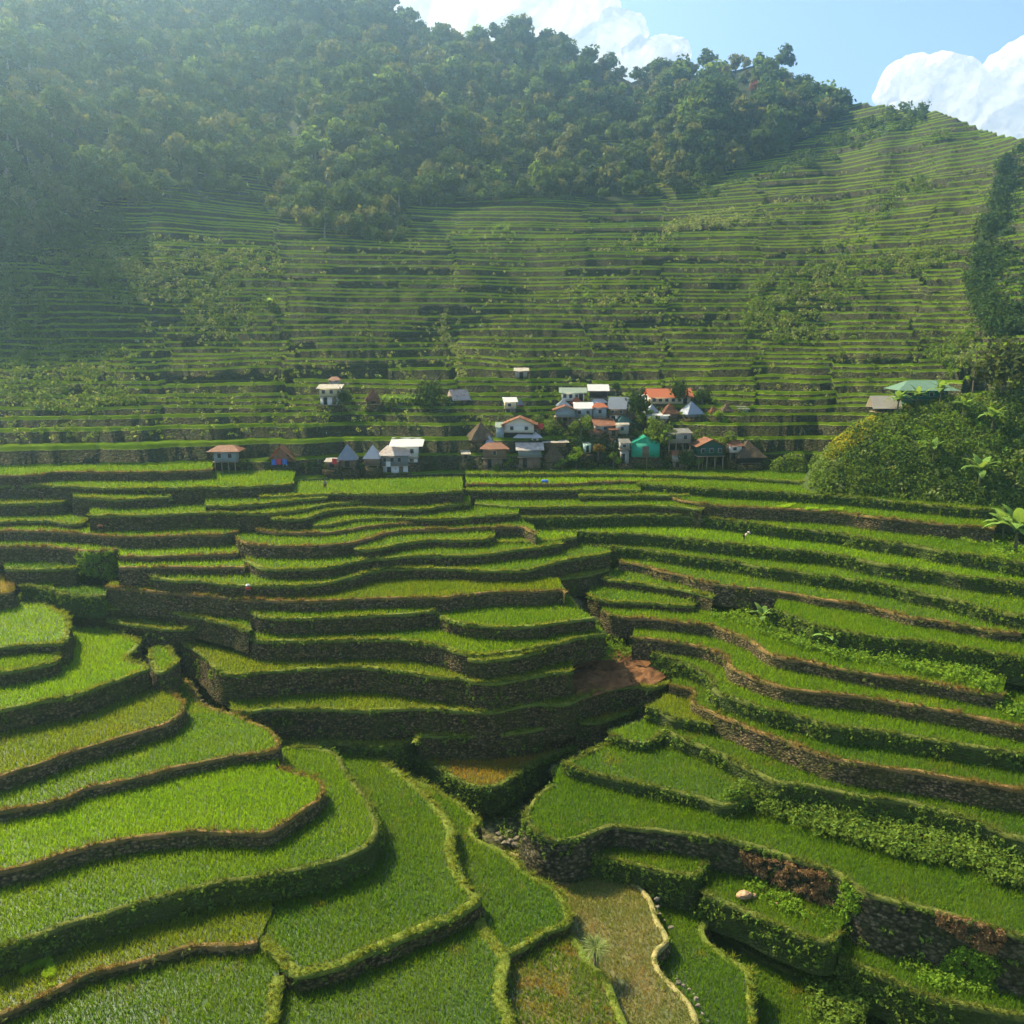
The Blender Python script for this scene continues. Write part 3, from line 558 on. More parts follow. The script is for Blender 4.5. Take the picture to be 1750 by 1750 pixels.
def build_hillside():
    g = np.random.default_rng(11)
    lev = [-27, -24.5, -21.2, -18.4, -15.9, -14.1, -12.7]
    while lev[-1] < 108: lev.append(lev[-1] + (.85 + 1.1*g.random()**1.3 if g.random() < .82 else 1.9+.6*g.random()) + max(0, lev[-1])*.002)
    nl = len(lev); lev = np.array(lev)
    xs = np.arange(-480, 2250, 3.5); nx = len(xs)
    zt = ztop(xs)
    seams = [-200, 95, 268, 480, 775, 1000, 1132, 1290, 1425, 1560, 1650, 1960]
    Z = np.empty((nl, nx)); D = np.empty((nl, nx))
    offs = g.random((len(seams), 40))
    for i in range(nl):
        wob = 22*vnoise(lev[i]/5., 3.3, 4) + 10*vnoise(lev[i]/1.7, 1.1, 8)
        pc = np.searchsorted(np.array(seams[1:-1]) + wob*(.4+np.array([abs(vnoise(k*3.1, lev[i]/7, 2)) for k in range(len(seams)-2)])), xs)
        blk = ((lev[i]+30)/9).astype(int) if hasattr(lev[i], 'astype') else int((lev[i]+30)/9)
        o = (offs[pc, min(blk, 39)]-.5)*1.15 if lev[i] > -13 else (offs[pc, min(blk, 39)]-.5)*.25
        Z[i] = lev[i] + o + .6*fbm(xs/150, xs*0+lev[i]/4, 77, 2)*(lev[i] > -14); D[i] = hD(xs, Z[i]) + 1.5*fbm(xs/45, xs*0+lev[i]/4, 6, 4) + 4.2*fbm(xs/150, xs*0+lev[i]/11, 16, 2)
    for _ in range(170):                # stretches where two walls run together as one taller wall
        i = g.integers(6, nl-2); a = g.random()*2500-400; L = 35+g.random()**2*260
        mk = (xs > a) & (xs < a+L); Z[i, mk] = np.nan
    for i in range(nl-2, 0, -1):
        k = np.isnan(Z[i]); Z[i, k] = (Z[i-1, k]+Z[i+1, k])/2 if not np.isnan(Z[i-1, k]).any() else lev[i]; D[i, k] = D[i+1, k]-.02
    for i in range(1, nl): D[i] = np.maximum(D[i], D[i-1]+.02)
    ax = (xs-875)/XREF
    rows = []; mats = []
    for i in range(1, nl-1):
        Dn = D[i+1]; wd = np.maximum(Dn - D[i], .02); f = np.clip(wd/1.6, .02, 1)
        cap = (Z[i] > zt)              # the ridge: above it the surface falls away behind
        rice = .50*(1+.25*fbm(xs/9, xs*0+i, 3, 2)) * np.clip(wd/1.0, 0, 1)
        bh = .10*fbm(xs/6, xs*0+i*2, 13, 2)
        for (dd, zz) in ((0*f, Z[i-1]-.05), (.16*f, Z[i]+bh), (.42*f, Z[i]+.05+bh), (.55*f, Z[i]+0*f), (.6*f, Z[i]+rice), (wd-.12*f, Z[i]+rice*.9), (wd-.06*f, Z[i]-.02+0*f)):
            d_ = D[i]+dd; z_ = np.where(cap, np.minimum(zz, zt - (D[i]-hD(xs, zt))*.35), zz)
            rows.append(np.stack([ax*d_, d_, z_+CZ], 1))
    V = np.concatenate(rows); nr = len(rows)
    i, j = np.meshgrid(np.arange(nr-1), np.arange(nx-1), indexing='ij'); a = (i*nx+j).ravel()
    mi = np.array([0, 1, 1, 2, 2, 2, 2])[(i.ravel() % 7)]
    o = mesh_np('terraced_hillside', V, np.stack([a, a+1, a+nx+1, a+nx], 1), [WALL_FAR, BUND_FAR, RICE_FAR], mi=mi)
    o['kind'] = 'structure'; tag(o, 'steep bowl of narrow rice terraces rising behind the village')
    # forested mountain above
    zs = np.r_[np.linspace(0, 1, 70)]
    xs2 = np.arange(-480, 1426, 9.); zt2 = ztop(xs2)
    yf = np.interp(xs2, FOR[:, 0], FOR[:, 1]); zf = hill_z(xs2, yf)
    rows = []
    for t_ in np.r_[zs, 1.03, 1.08, 1.2]:
        z_ = zf-2 + (zt2-zf+2)*min(t_, 1); D_ = hD(xs2, z_) + (t_-1)*250*(t_ > 1); z_ = z_ - (t_ > 1)*(t_-1)*220
        bump = 5*fbm(xs2/70, xs2*0+z_/18, 41, 4)*min(1, 4*t_)*(t_ <= 1) + 9*fbm(xs2/160, z_/50, 51, 2)*min(1, 3*t_)*(t_<=1)
        D_ = D_ - bump + 1.2 - np.clip(30*(1-2.6*np.abs(fbm(xs2/150+z_/120, z_/130, 91, 2))), 0, 30)*np.clip((1390-xs2)/180, 0, 1)*min(1, 2.5*max(t_, 0))*(1-min(t_, 1)**4)
        a2 = (xs2-875)/XREF; rows.append(np.stack([a2*D_, D_, z_+CZ], 1))
    V = np.concatenate(rows); nr = len(rows); nx2 = len(xs2)
    i, j = np.meshgrid(np.arange(nr-1), np.arange(nx2-1), indexing='ij'); a = (i*nx2+j).ravel()
    FG = m_soil('forest_floor', (.012, .022, .007), (.028, .04, .012), .3, 1)
    o = mesh_np('mountain', V, np.stack([a, a+1, a+nx2+1, a+nx2], 1), FG, smooth=True)
    o['kind'] = 'structure'; tag(o, 'steep forested mountain slope above the terraces')
    return V.reshape(nr, nx2, 3)
MOUNT = build_hillside()
# ------------------------------------------------------------------ vegetation
def cards(C, R, n, size, seed, up=.25, inner=.55, asp=1.7):
    """n leaf cards round each centre C (k,3) with radii R (k,3)"""
    g = np.random.default_rng(seed); C = np.atleast_2d(C); k = len(C)
    Cn = np.repeat(C, n, 0); Rn = np.repeat(np.broadcast_to(R, (k, 3)), n, 0); m = len(Cn)
    d = g.standard_normal((m, 3)); d /= np.linalg.norm(d, axis=1)[:, None]
    rad = (inner + (1-inner)*g.random(m)**.5)[:, None]; rad *= (1+.18*g.standard_normal(m))[:, None]
    P = Cn + d*Rn*rad
    nr = d + .55*g.standard_normal((m, 3)) + np.array([0, 0, up]); nr /= np.linalg.norm(nr, axis=1)[:, None]
    t = np.cross(nr, g.standard_normal((m, 3))); t /= np.linalg.norm(t, axis=1)[:, None]+1e-9; b = np.cross(nr, t)
    s = (np.repeat(np.broadcast_to(size, (k,)), n)*(.6+.8*g.random(m)))[:, None]
    V = np.empty((m, 4, 3)); V[:, 0] = P - t*s*.5*asp/1.3; V[:, 1] = P - b*s*.38; V[:, 2] = P + t*s*.5*asp/1.3 ; V[:, 3] = P + b*s*.38
    lob = np.repeat(g.random(k), n); tone = np.clip(.5+.35*(lob-.5)*2*.8+.18*g.standard_normal(m), 0, 1)
    return V.reshape(-1, 3), np.arange(m*4).reshape(-1, 4), np.repeat(tone, 4)
def tube(pts, rad, seg=6):
    pts = np.asarray(pts, float); n = len(pts); d = np.gradient(pts, axis=0); V = []
    for p, t, r in zip(pts, d, rad):
        t = t/(np.linalg.norm(t)+1e-9); a = np.cross(t, (0.3, .9, .1)); a /= np.linalg.norm(a); b = np.cross(t, a)
        for k in range(seg): V.append(p + r*(math.cos(2*math.pi*k/seg)*a + math.sin(2*math.pi*k/seg)*b))
    Fq = [(i*seg+k, i*seg+(k+1) % seg, (i+1)*seg+(k+1) % seg, (i+1)*seg+k) for i in range(n-1) for k in range(seg)]
    return np.array(V), np.array(Fq)
def join(parts):
    V = []; Fq = []; T = []; o = 0
    for p in parts:
        V.append(p[0]); f = np.asarray(p[1]); f = f if f.shape[1] == 4 else np.c_[f, -np.ones(len(f), int)]
        Fq.append(np.where(f >= 0, f+o, -1)); T.append(p[2] if len(p) > 2 else np.full(len(p[0]), .5)); o += len(p[0])
    return np.concatenate(V), np.concatenate(Fq), np.concatenate(T)
BARK = m_soil('bark', (.08, .065, .045), (.17, .14, .10), 3)
BARK_P = m_soil('pale_bark', (.14, .125, .095), (.26, .23, .18), 3)
BSTEM = m_soil('banana_stem', (.07, .075, .03), (.16, .13, .06), 3)
FOL = {
 'far':  leaf_mat('forest_leaves', (.03, .07, .018), (.08, .13, .028), (.12, .17, .035), .35, .05),
 'far2': leaf_mat('forest_leaves_olive', (.06, .09, .025), (.14, .16, .04), (.20, .20, .06), .4, .06),
 'lite': leaf_mat('forest_leaves_light', (.09, .17, .03), (.15, .24, .04), (.20, .27, .05), .45, .2),
 'rust': leaf_mat('leaves_rusty', (.16, .06, .03), (.24, .09, .04), None, .35, .5),
 'dark': leaf_mat('leaves_dark', (.022, .05, .014), (.045, .085, .02), (.07, .11, .025), .3, .5),
 'bush': leaf_mat('bush_leaves', (.055, .12, .014), (.12, .19, .022), (.17, .22, .04), .4, .35),
 'lush': leaf_mat('lush_leaves', (.08, .18, .014), (.16, .27, .02), (.20, .29, .035), .45, .4),
 'reed': leaf_mat('reed_leaves', (.12, .18, .05), (.22, .26, .08), (.28, .30, .11), .4, .25),
 'olive': leaf_mat('leaves_dark_olive', (.03, .05, .012), (.06, .08, .018), (.10, .115, .03), .3, .6),
 'oran': leaf_mat('leaves_orange', (.20, .11, .02), (.30, .17, .03), (.12, .14, .03), .4, .8),
 'ban':  leaf_mat('banana_leaves', (.10, .20, .035), (.16, .28, .05), (.22, .30, .08), .45, .8),
 'palm': leaf_mat('palm_leaves', (.25, .30, .03), (.38, .38, .04), None, .45, .8)}
def crown(r, h, nl, nleaf, size, seed, flat=.75, low=.15):
    g = np.random.default_rng(seed); C = []; R = []
    for i in range(nl):
        a = g.random()*6.283; q = r*.68*math.sqrt(g.random()) if i else 0; z = h*(low + (1-low)*(1-(q/r)**2)*(.45+.55*g.random()))
        rr = r*(.34+.2*g.random()); C.append((q*math.cos(a), q*math.sin(a), z)); R.append((rr, rr, rr*flat))
    C = np.array(C); R = np.array(R)
    return cards(C, R, nleaf//nl, size, seed+1)
def trunk(h, r, seed, limbs=4, spread=.5):
    g = np.random.default_rng(seed); ps = [tube([(0, 0, -1.0), (.05*h*g.standard_normal()*.3, 0, h*.35), (.04*h*g.standard_normal(), .04*h*g.standard_normal(), h*.75), (0, 0, h)], [r*1.25, r, r*.7, r*.35])]
    for i in range(limbs):
        a = g.random()*6.283; z0 = h*(.45+.35*g.random()); L = h*spread*(.6+.5*g.random())
        ps.append(tube([(0, 0, z0), (math.cos(a)*L*.5, math.sin(a)*L*.5, z0+L*.45), (math.cos(a)*L, math.sin(a)*L, z0+L*.75)], [r*.5, r*.35, r*.12], 5))
    return join(ps)
def mk(name, data, mat, parent=None, loc=None, smooth=False):
    V, Fq, T = data; return mesh_np(name, V, Fq, mat, parent, smooth=smooth, loc=loc, attr={'tone': T})
class TreeKind:
    """crown and trunk meshes made once, shared by all trees of the kind"""
    def __init__(s, key, r, h, nl, nleaf, size, seed, mat, bark=BARK, th=None, flat=.75):
        th = th or h*.9; s.c = mk('crown', crown(r, h, nl, nleaf, size, seed, flat), mat); s.t = mk('trunk', trunk(th, .05*r+.12, seed+5), bark)
        s.cm, s.tm = s.c.data, s.t.data; bpy.data.objects.remove(s.c); bpy.data.objects.remove(s.t)
    def put(s, name, p, sc=1, rz=0, label=None, cat='tree', group=None, lift=0, szz=1):
        e = empty(name, p, label, cat, group, rz); e.scale = (sc, sc, sc*szz)
        link_obj('crown', s.cm, e, (0, 0, lift)); link_obj('trunk', s.tm, e); return e
# --- plants on the near walls and banks -------------------------------------------------
def wall_plants(nm, t):
    R, N = t['R'], t['N']; n = len(R); bk = t['sty'][1]; g = np.random.default_rng(t['sd']+77)
    H = t['z']-t['low']-.6; z = t['z']+CZ; dist = float(np.median(np.hypot(R[:, 0], R[:, 1])))
    dens = {'w': 4.5, 's': .9, 'g': 1.2, 'p': .5, 'r': 2.2}[bk]*min(1.0, (105/dist)**1.2)
    k = int(n*.6*H*dens); ii = g.integers(0, n, k); f = g.random(k)**(1.5 if bk == 'w' else 2.2)
    P = R[ii] - N[ii]*(H*f*.13+.05)[:, None] + .1*g.standard_normal((k, 2))
    s = ii*.6; msk = fbm(s/3.5, f*H/1.5 + t['sd'], 61, 3); keep = msk > ({'w': -.25, 's': .12, 'g': .08, 'p': .1, 'r': .0}[bk])
    P = np.c_[P, z - H*f][keep]
    if len(P) < 3: return
    sz = .19 + dist*.0010
    V, Fq, T = cards(P, np.full((len(P), 3), .30 if bk == 'w' else .24)*(.7+.7*g.random((len(P), 1))), 9, sz, t['sd']+78)
    o = mesh_np('wall_plants', V, Fq, FOL['bush'] if bk != 's' else FOL['far2'], t['obj'], attr={'tone': T}); o['kind'] = 'stuff'
for nm, t in TER.items(): wall_plants(nm, t)
def rim_tufts(nm, t):
    R, N = t['R'], t['N']; n = len(R); bk = t['sty'][1]; g = np.random.default_rng(t['sd']+177); dist = float(np.median(np.hypot(R[:, 0], R[:, 1])))
    k = int(n*{'g': 1.1, 's': .9, 'w': 1.5, 'p': .5, 'r': 1.4}[bk]*min(1, 110/dist)); i = g.integers(0, n, k); q = R[i] + N[i]*(.5*g.random(k)-.12)[:, None]
    q = q[fbm(q[:, 0]/3, q[:, 1]/3, 65, 3) > -.12]
    if len(q) < 3: return
    P = np.c_[q, t['z']+CZ+.02+.1*g.random(len(q))]
    V, Fq, T = blades(P, .42, .05+dist*.0005, 16, 1.3, t['sd']+178)
    o = mesh_np('rim_tufts', V, Fq, GRASS_M[bk], t['obj'], attr={'tone': T}); o['kind'] = 'stuff'
for nm, t in TER.items(): rim_tufts(nm, t)

BOX = {nm: (t['poly'].min(0), t['poly'].max(0), t['poly'][::3].tolist()) for nm, t in TER.items()}
def pip(x, y, poly):
    ins = False; xj, yj = poly[-1]
    for xi, yi in poly:
        if (yi > y) != (yj > y) and x < (xj-xi)*(y-yi)/(yj-yi)+xi: ins = not ins
        xj, yj = xi, yi
    return ins
def ter_at(x, y):                     # world point on the terrace seen at a pixel
    best = None; a, b, c = (float(q) for q in ray(x, y))
    for nm, t in TER.items():
        if best is not None and t['z'] <= best[2]: continue
        k = t['z']/c; X, Y = a*k, b*k; lo, hi, P = BOX[nm]
        if lo[0] <= X <= hi[0] and lo[1] <= Y <= hi[1] and pip(X, Y, P): best = (X, Y, t['z'])
    if best is None:
        d = np.inf
        for nm, t in TER.items():
            q = np.min(np.hypot((t['rim'][:, 0]-x), (t['rim'][:, 1]-y)*1.5))
            if q < d: d = q; zz = t['low']+.3
        k = zz/c; best = (a*k, b*k, zz)
    return np.array([best[0], best[1], best[2]+CZ])
def thicket(name, label, polys, r, nper, size, mat, seed, step, surf, lift=.3, kind='stuff', th=-.33):
    """rank growth nobody could count: many leaf clumps over the given picture areas"""
    g = np.random.default_rng(seed); out = []
    for poly in polys:
        poly = parse_pts(poly); lo, hi = poly.min(0), poly.max(0)
        n = max(3, int((hi[0]-lo[0])*(hi[1]-lo[1])/step**2)); q = lo + g.random((n, 2))*(hi-lo)
        q = q[in_poly(q[:, 0], q[:, 1], poly)]
        q = q[fbm(q[:, 0]/18, q[:, 1]/12, seed % 40, 3) > th]
        for x, y in q: out.append(surf(x, y))
    P = np.array(out); P[:, 2] += lift*r
    rr = r*(.5+.9*g.random((len(P), 1))**1.3)
    V, Fq, T = cards(P, rr*np.array([[1, 1, .8]]), nper, size, seed+1)
    o = mesh_np(name, V, Fq, mat, attr={'tone': T}); o['kind'] = kind; tag(o, label); return o
def hp(x, y): return hill_pt(x, y)
hs = lambda x, y: hill_pt(x, y) + np.array([0, -.4, 0])
RA = ['150,412 300,402 460,425 486,470 480,520 440,560 400,585 355,580 290,520 240,500 150,490', '440,520 490,500 500,545 470,560', '60,440 200,420 260,520 120,520']
thicket('reed_patch', 'pale reeds and grasses over the abandoned terraces at left', RA, .95, 26, .42, FOL['reed'], 1, 7, hs, th=.02)
thicket('shrub_patch', 'green shrubs mixed into the abandoned terraces at left', RA, 1.1, 30, .45, FOL['bush'], 31, 8, hs, th=-.08)
thicket('shrub_patch', 'green brush on the left hillside', ['-30,430 60,470 100,520 60,560 90,600 180,640 240,690 120,700 -30,700', '60,560 200,590 235,610 200,640 90,600', '100,700 200,665 265,680 150,705'], 1.2, 32, .46, FOL['bush'], 2, 8, hs, th=-.12)
thicket('reed_patch', 'dry grasses in the brush on the left hillside', ['-30,430 60,470 100,520 60,560 90,600 180,640 240,690 120,700 -30,700', '-30,560 200,590 235,640 90,640'], .9, 24, .4, FOL['reed'], 32, 8, hs, th=.1)
thicket('reed_patch', 'long pale reed belt across the upper right terraces', ['1130,395 1160,372 1300,350 1400,342 1435,350 1400,365 1290,385 1140,400'], 1.3, 36, .5, FOL['reed'], 3, 6, hs, th=-.3)
thicket('reed_patch', 'thin line of reeds along the zigzag stair path up the far terraces', ['772,450 784,450 778,500 764,545 768,580 790,600 796,640 780,690 768,690 782,640 776,605 752,580 752,545 766,500'], .6, 22, .34, FOL['reed'], 38, 4, hs, th=-2)
RB = ['1265,545 1290,480 1340,460 1440,435 1490,450 1470,490 1420,520 1370,560 1280,575', '1440,385 1500,325 1570,300 1600,310 1560,350 1480,400', '1500,430 1600,415 1640,440 1560,470 1490,460', '1290,575 1400,560 1460,570 1350,590', '1410,425 1480,400 1500,420 1450,440', '1480,265 1600,225 1660,215 1650,228 1540,268 1500,275', '1580,600 1660,560 1680,600 1620,640']
thicket('shrub_patch', 'scrubby thickets scattered over the right terraces', RB, 1.25, 32, .48, FOL['bush'], 4, 8, hs, th=-.15)
thicket('reed_patch', 'pale grasses among the thickets on the right terraces', RB, 1.0, 26, .42, FOL['reed'], 34, 8, hs, th=.05)
RC = ['955,505 1000,480 1050,470 1120,478 1160,500 1140,520 1000,525', '770,400 870,385 880,400 800,412', '1020,430 1090,400 1150,395 1160,420 1080,440']
thicket('reed_patch', 'light scrub on the middle terraces above the village', RC, .95, 26, .4, FOL['reed'], 5, 7.5, hs, th=0)
thicket('shrub_patch', 'green bushes in the light scrub above the village', RC, 1.0, 26, .42, FOL['lush'], 35, 8, hs, th=-.05)
thicket('shrub_patch', 'dark scrub strip running up to the saddle', ['1150,330 1290,300 1420,235 1530,180 1600,185 1570,215 1450,265 1330,310 1200,340', '430,335 700,345 705,400 640,408 560,392 450,360', '-30,380 120,385 200,360 230,400 120,430 -30,450'], 2.0, 46, .72, FOL['far'], 6, 8.5, hs, th=-.2)
thicket('weeds', 'weeds and small bushes dotted along the far terrace rims', ['-30,420 700,410 1150,350 1430,230 1700,250 1660,640 1300,720 -30,760'], .55, 14, .34, FOL['bush'], 37, 11, lambda x, y: hs(x, y)+np.array([0, 0, .3]), th=.04)
thicket('weeds', 'pale tufts dotted along the far terrace rims', ['-30,420 700,410 1150,350 1430,230 1700,250 1660,640 1300,720 -30,760'], .45, 14, .32, FOL['reed'], 39, 13, lambda x, y: hs(x, y)+np.array([0, 0, .3]), th=.08)
gs = ter_at
thicket('rank_growth', 'rank leafy growth over the broken terraces between the banana plants', ['1215,1010 1290,1010 1330,1050 1440,1085 1560,1112 1640,1125 1700,1150 1640,1170 1500,1140 1400,1120 1290,1080 1250,1052 1190,1040', '1660,1170 1750,1150 1770,1230 1720,1230'], .95, 46, .26, FOL['lush'], 7, 7, gs, .4, th=-.6)
thicket('rank_growth', 'dark leafy landslip bank on the right below the terraces', ['1240,1370 1290,1350 1330,1345 1400,1375 1500,1390 1590,1400 1680,1420 1770,1450 1770,1510 1700,1505 1600,1490 1500,1465 1390,1430 1300,1405', '1650,1450 1770,1480 1770,1530 1690,1515'], .85, 46, .28, FOL['bush'], 8, 7.5, lambda x, y: ter_at(x, y) + np.array([0, .6, .5]))
thicket('rank_growth', 'creeping plants over the small terrace plots at the gully', ['950,1120 1000,1095 1060,1085 1110,1095 1090,1120 1000,1135', '1180,1050 1260,1050 1300,1075', '1690,800 1770,820 1770,860 1700,850', '1680,880 1780,880 1780,960 1700,960', '1560,905 1700,890 1700,935 1600,925'], .7, 36, .25, FOL['lush'], 9, 7.5, gs)
thicket('rank_growth', 'green tangle around the boulders in the hollow', ['1270,1500 1320,1490 1400,1520 1450,1570 1420,1590 1340,1560 1280,1530', '1540,1650 1640,1580 1680,1600 1690,1700 1600,1690'], .6, 34, .22, FOL['lush'], 10, 7, gs)
thicket('rank_growth', 'weeds filling the stream gully and its banks', ['148,948 208,952 205,985 190,1000 150,1000 120,985', '-20,975 140,960 150,1000 80,1010', '20,970 140,1000 240,1040 200,1045 120,1030 30,990', '125,1015 230,1070 200,1075 130,1035', '325,1150 340,1140 390,1215 360,1200', '830,1370 900,1350 880,1420 930,1450 880,1450 840,1400', '880,1340 1000,1290 960,1330 900,1370', '1150,1135 1215,1150 1205,1175 1150,1160', '1000,1000 1050,970 1045,1000 1020,1040', '1010,1055 1070,1090 1040,1100'], .55, 30, .2, FOL['bush'], 12, 7, gs)
thicket('rank_growth', 'shrubs along the deep gully at the lower right', ['1050,1490 1110,1500 1200,1525 1270,1580 1400,1640 1440,1690 1500,1750 1400,1770 1380,1670 1280,1620 1190,1560', '1440,1690 1560,1720 1700,1760 1600,1790 1480,1790', '1690,1620 1770,1640 1770,1700 1700,1680', '1040,1480 1200,1510 1200,1550 1100,1520'], .75, 40, .26, FOL['bush'], 11, 7.5, lambda x, y: ter_at(x, y) + np.array([0, 0, .2]))
STRAW_L = leaf_mat('dry_straw', (.13, .06, .03), (.28, .16, .07), (.33, .22, .10), .3, .9)
def wall_pt(nm):
    t = TER[nm]; rx, ry = t['rim'][:, 0], t['rim'][:, 1]; o = np.argsort(rx)
    def f(x, y):
        yr = float(np.interp(x, rx[o], ry[o])); X, Y = at_z(x, yr, t['z']); return np.array([X, Y-.25-.12*max(0, (y-yr)/12), float(m_of(max(y, yr)))*Y+CZ])
    return f
thicket('dry_growth', 'dead brown growth on the landslide scar in the terrace wall', ['1262,1452 1300,1460 1350,1472 1405,1490 1425,1515 1418,1550 1390,1560 1350,1522 1300,1492 1270,1472'], .3, 44, .13, STRAW_L, 41, 4, wall_pt('E0'), .1, th=-.12)
thicket('dry_growth', 'dead brown growth at the top of the rubble wall', ['1600,1556 1650,1566 1716,1590 1712,1608 1690,1625 1640,1596 1600,1572'], .3, 44, .13, STRAW_L, 42, 4, wall_pt('E0'), .1, th=-.12)
thicket('rank_growth', 'greenery hanging over the corner wall beside the left gully', ['130,944 203,943 206,990 135,982'], .5, 28, .24, FOL['lush'], 44, 5, wall_pt('L6A'), .1, th=-.3)
thicket('rank_growth', 'green growth tumbling down the rubble wall', ['1640,1610 1700,1620 1690,1680 1600,1690 1560,1680', '1415,1530 1450,1550 1450,1600 1400,1570', '1440,1500 1470,1530 1460,1560 1430,1530'], .4, 26, .2, FOL['lush'], 43, 5, wall_pt('E0'), .1)
# --- bare earth -----------------------------------------------------------------------------
RED = m_soil('red_soil', (.085, .036, .014), (.20, .095, .04), .8, .9); STRAW = m_soil('dry_scar', (.11, .05, .025), (.30, .17, .07), 1.6, .9)
def patch(name, label, poly, z, hgt, mat, seed, backrise=0):
    poly = parse_pts(poly); X, Y = at_z(poly[:, 0], poly[:, 1], z); P = smooth_line(np.stack([X, Y], 1), 2); c = P.mean(0)
    P = resample(P, .35); c = P.mean(0); ring = np.linspace(0, 1, 41); V = []
    y0, y1 = P[:, 1].min(), P[:, 1].max()
    for r in ring:
        q = P + (c-P)*r; hh = hgt*(1-(1-r)**2) + backrise*((q[:, 1]-y0)/(y1-y0))**1.5
        V.append(np.c_[q, z+CZ-.25 + hh + .55*fbm(q[:, 0]/1.0, q[:, 1]/1.0, seed, 5)*min(1, r*4)])
    n = len(P); V = np.concatenate(V); i, j = np.meshgrid(np.arange(40), np.arange(n-1), indexing='ij'); a = (i*n+j).ravel()
    o = mesh_np(name, V, np.stack([a, a+1, a+n+1, a+n], 1), mat, smooth=True); o['kind'] = 'structure'; tag(o, label); return o
patch('soil', 'bare red soil slumped over the end of the terrace', '958,1204 1000,1193 1050,1179 1090,1172 1106,1177 1142,1162 1150,1150 1130,1132 1090,1122 1050,1128 1000,1135 965,1150 958,1204', TER['L14']['z'], .35, RED, 3, 2.2)
0 and patch('soil', 'brown landslide scar on the terrace wall', '1290,1505 1340,1530 1385,1545 1412,1520 1405,1498 1350,1474 1300,1458 1268,1452 1262,1470 1290,1505', TER['E1B']['z']+1.2, .6, STRAW, 5, 1.6)
0 and patch('soil', 'dry brown scar at the top of the rubble wall', '1600,1566 1640,1586 1700,1600 1716,1596 1690,1576 1640,1560 1606,1555 1600,1566', TER['E0']['z']-.1, .35, STRAW, 6, .1)
# --- forest ------------------------------------------------------------------------------------
KF = [TreeKind('f%d' % i, r, h, nl, nf, sz, 40+i, FOL[m], bk) for i, (r, h, nl, nf, sz, m, bk) in enumerate([
    (4.6, 7.5, 11, 620, 1.05, 'far', BARK), (3.8, 8.5, 9, 520, .95, 'far2', BARK_P), (5.4, 7.2, 13, 760, 1.1, 'far', BARK), (3.2, 6.2, 8, 420, .9, 'far2', BARK), (4.2, 9.5, 10, 560, 1., 'far', BARK_P)])]
KL = TreeKind('fl', 4.6, 8, 12, 700, 1.0, 60, FOL['lite'], BARK_P); KR = TreeKind('fr', 3.4, 5.5, 8, 460, .9, 61, FOL['rust'])
def build_forest():
    g = np.random.default_rng(5); nr, nx, _ = MOUNT.shape; pts = []; tries = 0
    grid = {}
    cand = []
    for _ in range(90000):
        i = g.random()*69; j = g.random()*(nx-1.01); a, b = int(i), int(j); fi, fj = i-a, j-b
        p = MOUNT[a, b]*(1-fi)*(1-fj) + MOUNT[a+1, b]*fi*(1-fj) + MOUNT[a, b+1]*(1-fi)*fj + MOUNT[a+1, b+1]*fi*fj
        x, y = px_of(*p)
        if x < -330 or x > 1440 or y < -60: continue
        sp = (15.5+8*fbm(x/60, y/60, 3, 2))*(330/p[1])**.8
        c = (int(x//28), int(y//28)); ok = True
        for cx in (-1, 0, 1):
            for cy in (-1, 0, 1):
                for (x2, y2) in grid.get((c[0]+cx, c[1]+cy), ()):
                    if (x-x2)**2 + ((y-y2)*1.25)**2 < sp*sp: ok = False; break
                if not ok: break
            if not ok: break
        if not ok: continue
        grid.setdefault(c, []).append((x, y)); cand.append((p, x, y))
    cand.sort(key=lambda q: q[0][1] + (400 if q[1] < -30 else 0))
    V = []; big = 0
    stuff = {0: [], 1: [], 2: []}
    def crown_np(K): me = K.cm; v = np.empty(len(me.vertices)*3, np.float32); me.vertices.foreach_get('co', v); return v.reshape(-1, 3)
    protos = [crown_np(k)for k in KF]; tones = []
    for k in KF:
        t = np.empty(len(k.cm.vertices), np.float32); k.cm.attributes['tone'].data.foreach_get('value', t); tones.append(t)
    for n, (p, x, y) in enumerate(cand):
        sc = .5+.85*g.random()**1.7; rz = g.random()*6.28; k = int(g.integers(0, 5)); p = p - np.array([0, 0, .8+1.2*g.random()])
        if n < 285:
            KF[k].put('forest_tree', p, sc, rz, 'broadleaf tree packed into the hazy forest on the mountainside', 'tree', 'forest trees on the mountainside', szz=.85+.3*g.random())
        else:
            # every second leaf card is enough at this distance
            v = protos[k]; c_, s_ = math.cos(rz), math.sin(rz); q = v.copy()*sc*1.05
            q = np.stack([q[:, 0]*c_-q[:, 1]*s_, q[:, 0]*s_+q[:, 1]*c_, q[:, 2]*(.85+.3*g.random())], 1) + p
            q = q.reshape(-1, 4, 3)[::2].reshape(-1, 3); tt = tones[k].reshape(-1, 4)[::2].ravel()
            cc = q.mean(0); stuff[2 if g.random() < .07 else (1 if k in (1, 3) else 0)].append((q, np.clip(tt + .25*(g.random()-.5), 0, 1)))
    for key, mat, nm_ in ((0, 'far', 'dense forest covering the upper mountain slopes'), (1, 'far2', 'paler olive trees mixed through the upper forest'), (2, 'lite', 'scattered light green crowns in the upper forest')):
        q = np.concatenate([a for a, b in stuff[key]]); tt = np.concatenate([b for a, b in stuff[key]])
        # enlarge the thinned cards about their own centres so that crowns stay closed
        c4 = q.reshape(-1, 4, 3); m4 = c4.mean(1, keepdims=True); q = (m4 + (c4-m4)*1.35).reshape(-1, 3)
        o = mesh_np('forest', q, np.arange(len(q)).reshape(-1, 4), FOL[mat], attr={'tone': tt}); o['kind'] = 'stuff'; tag(o, nm_)
    return len(cand)
NFOREST = build_forest(); print('forest', NFOREST)
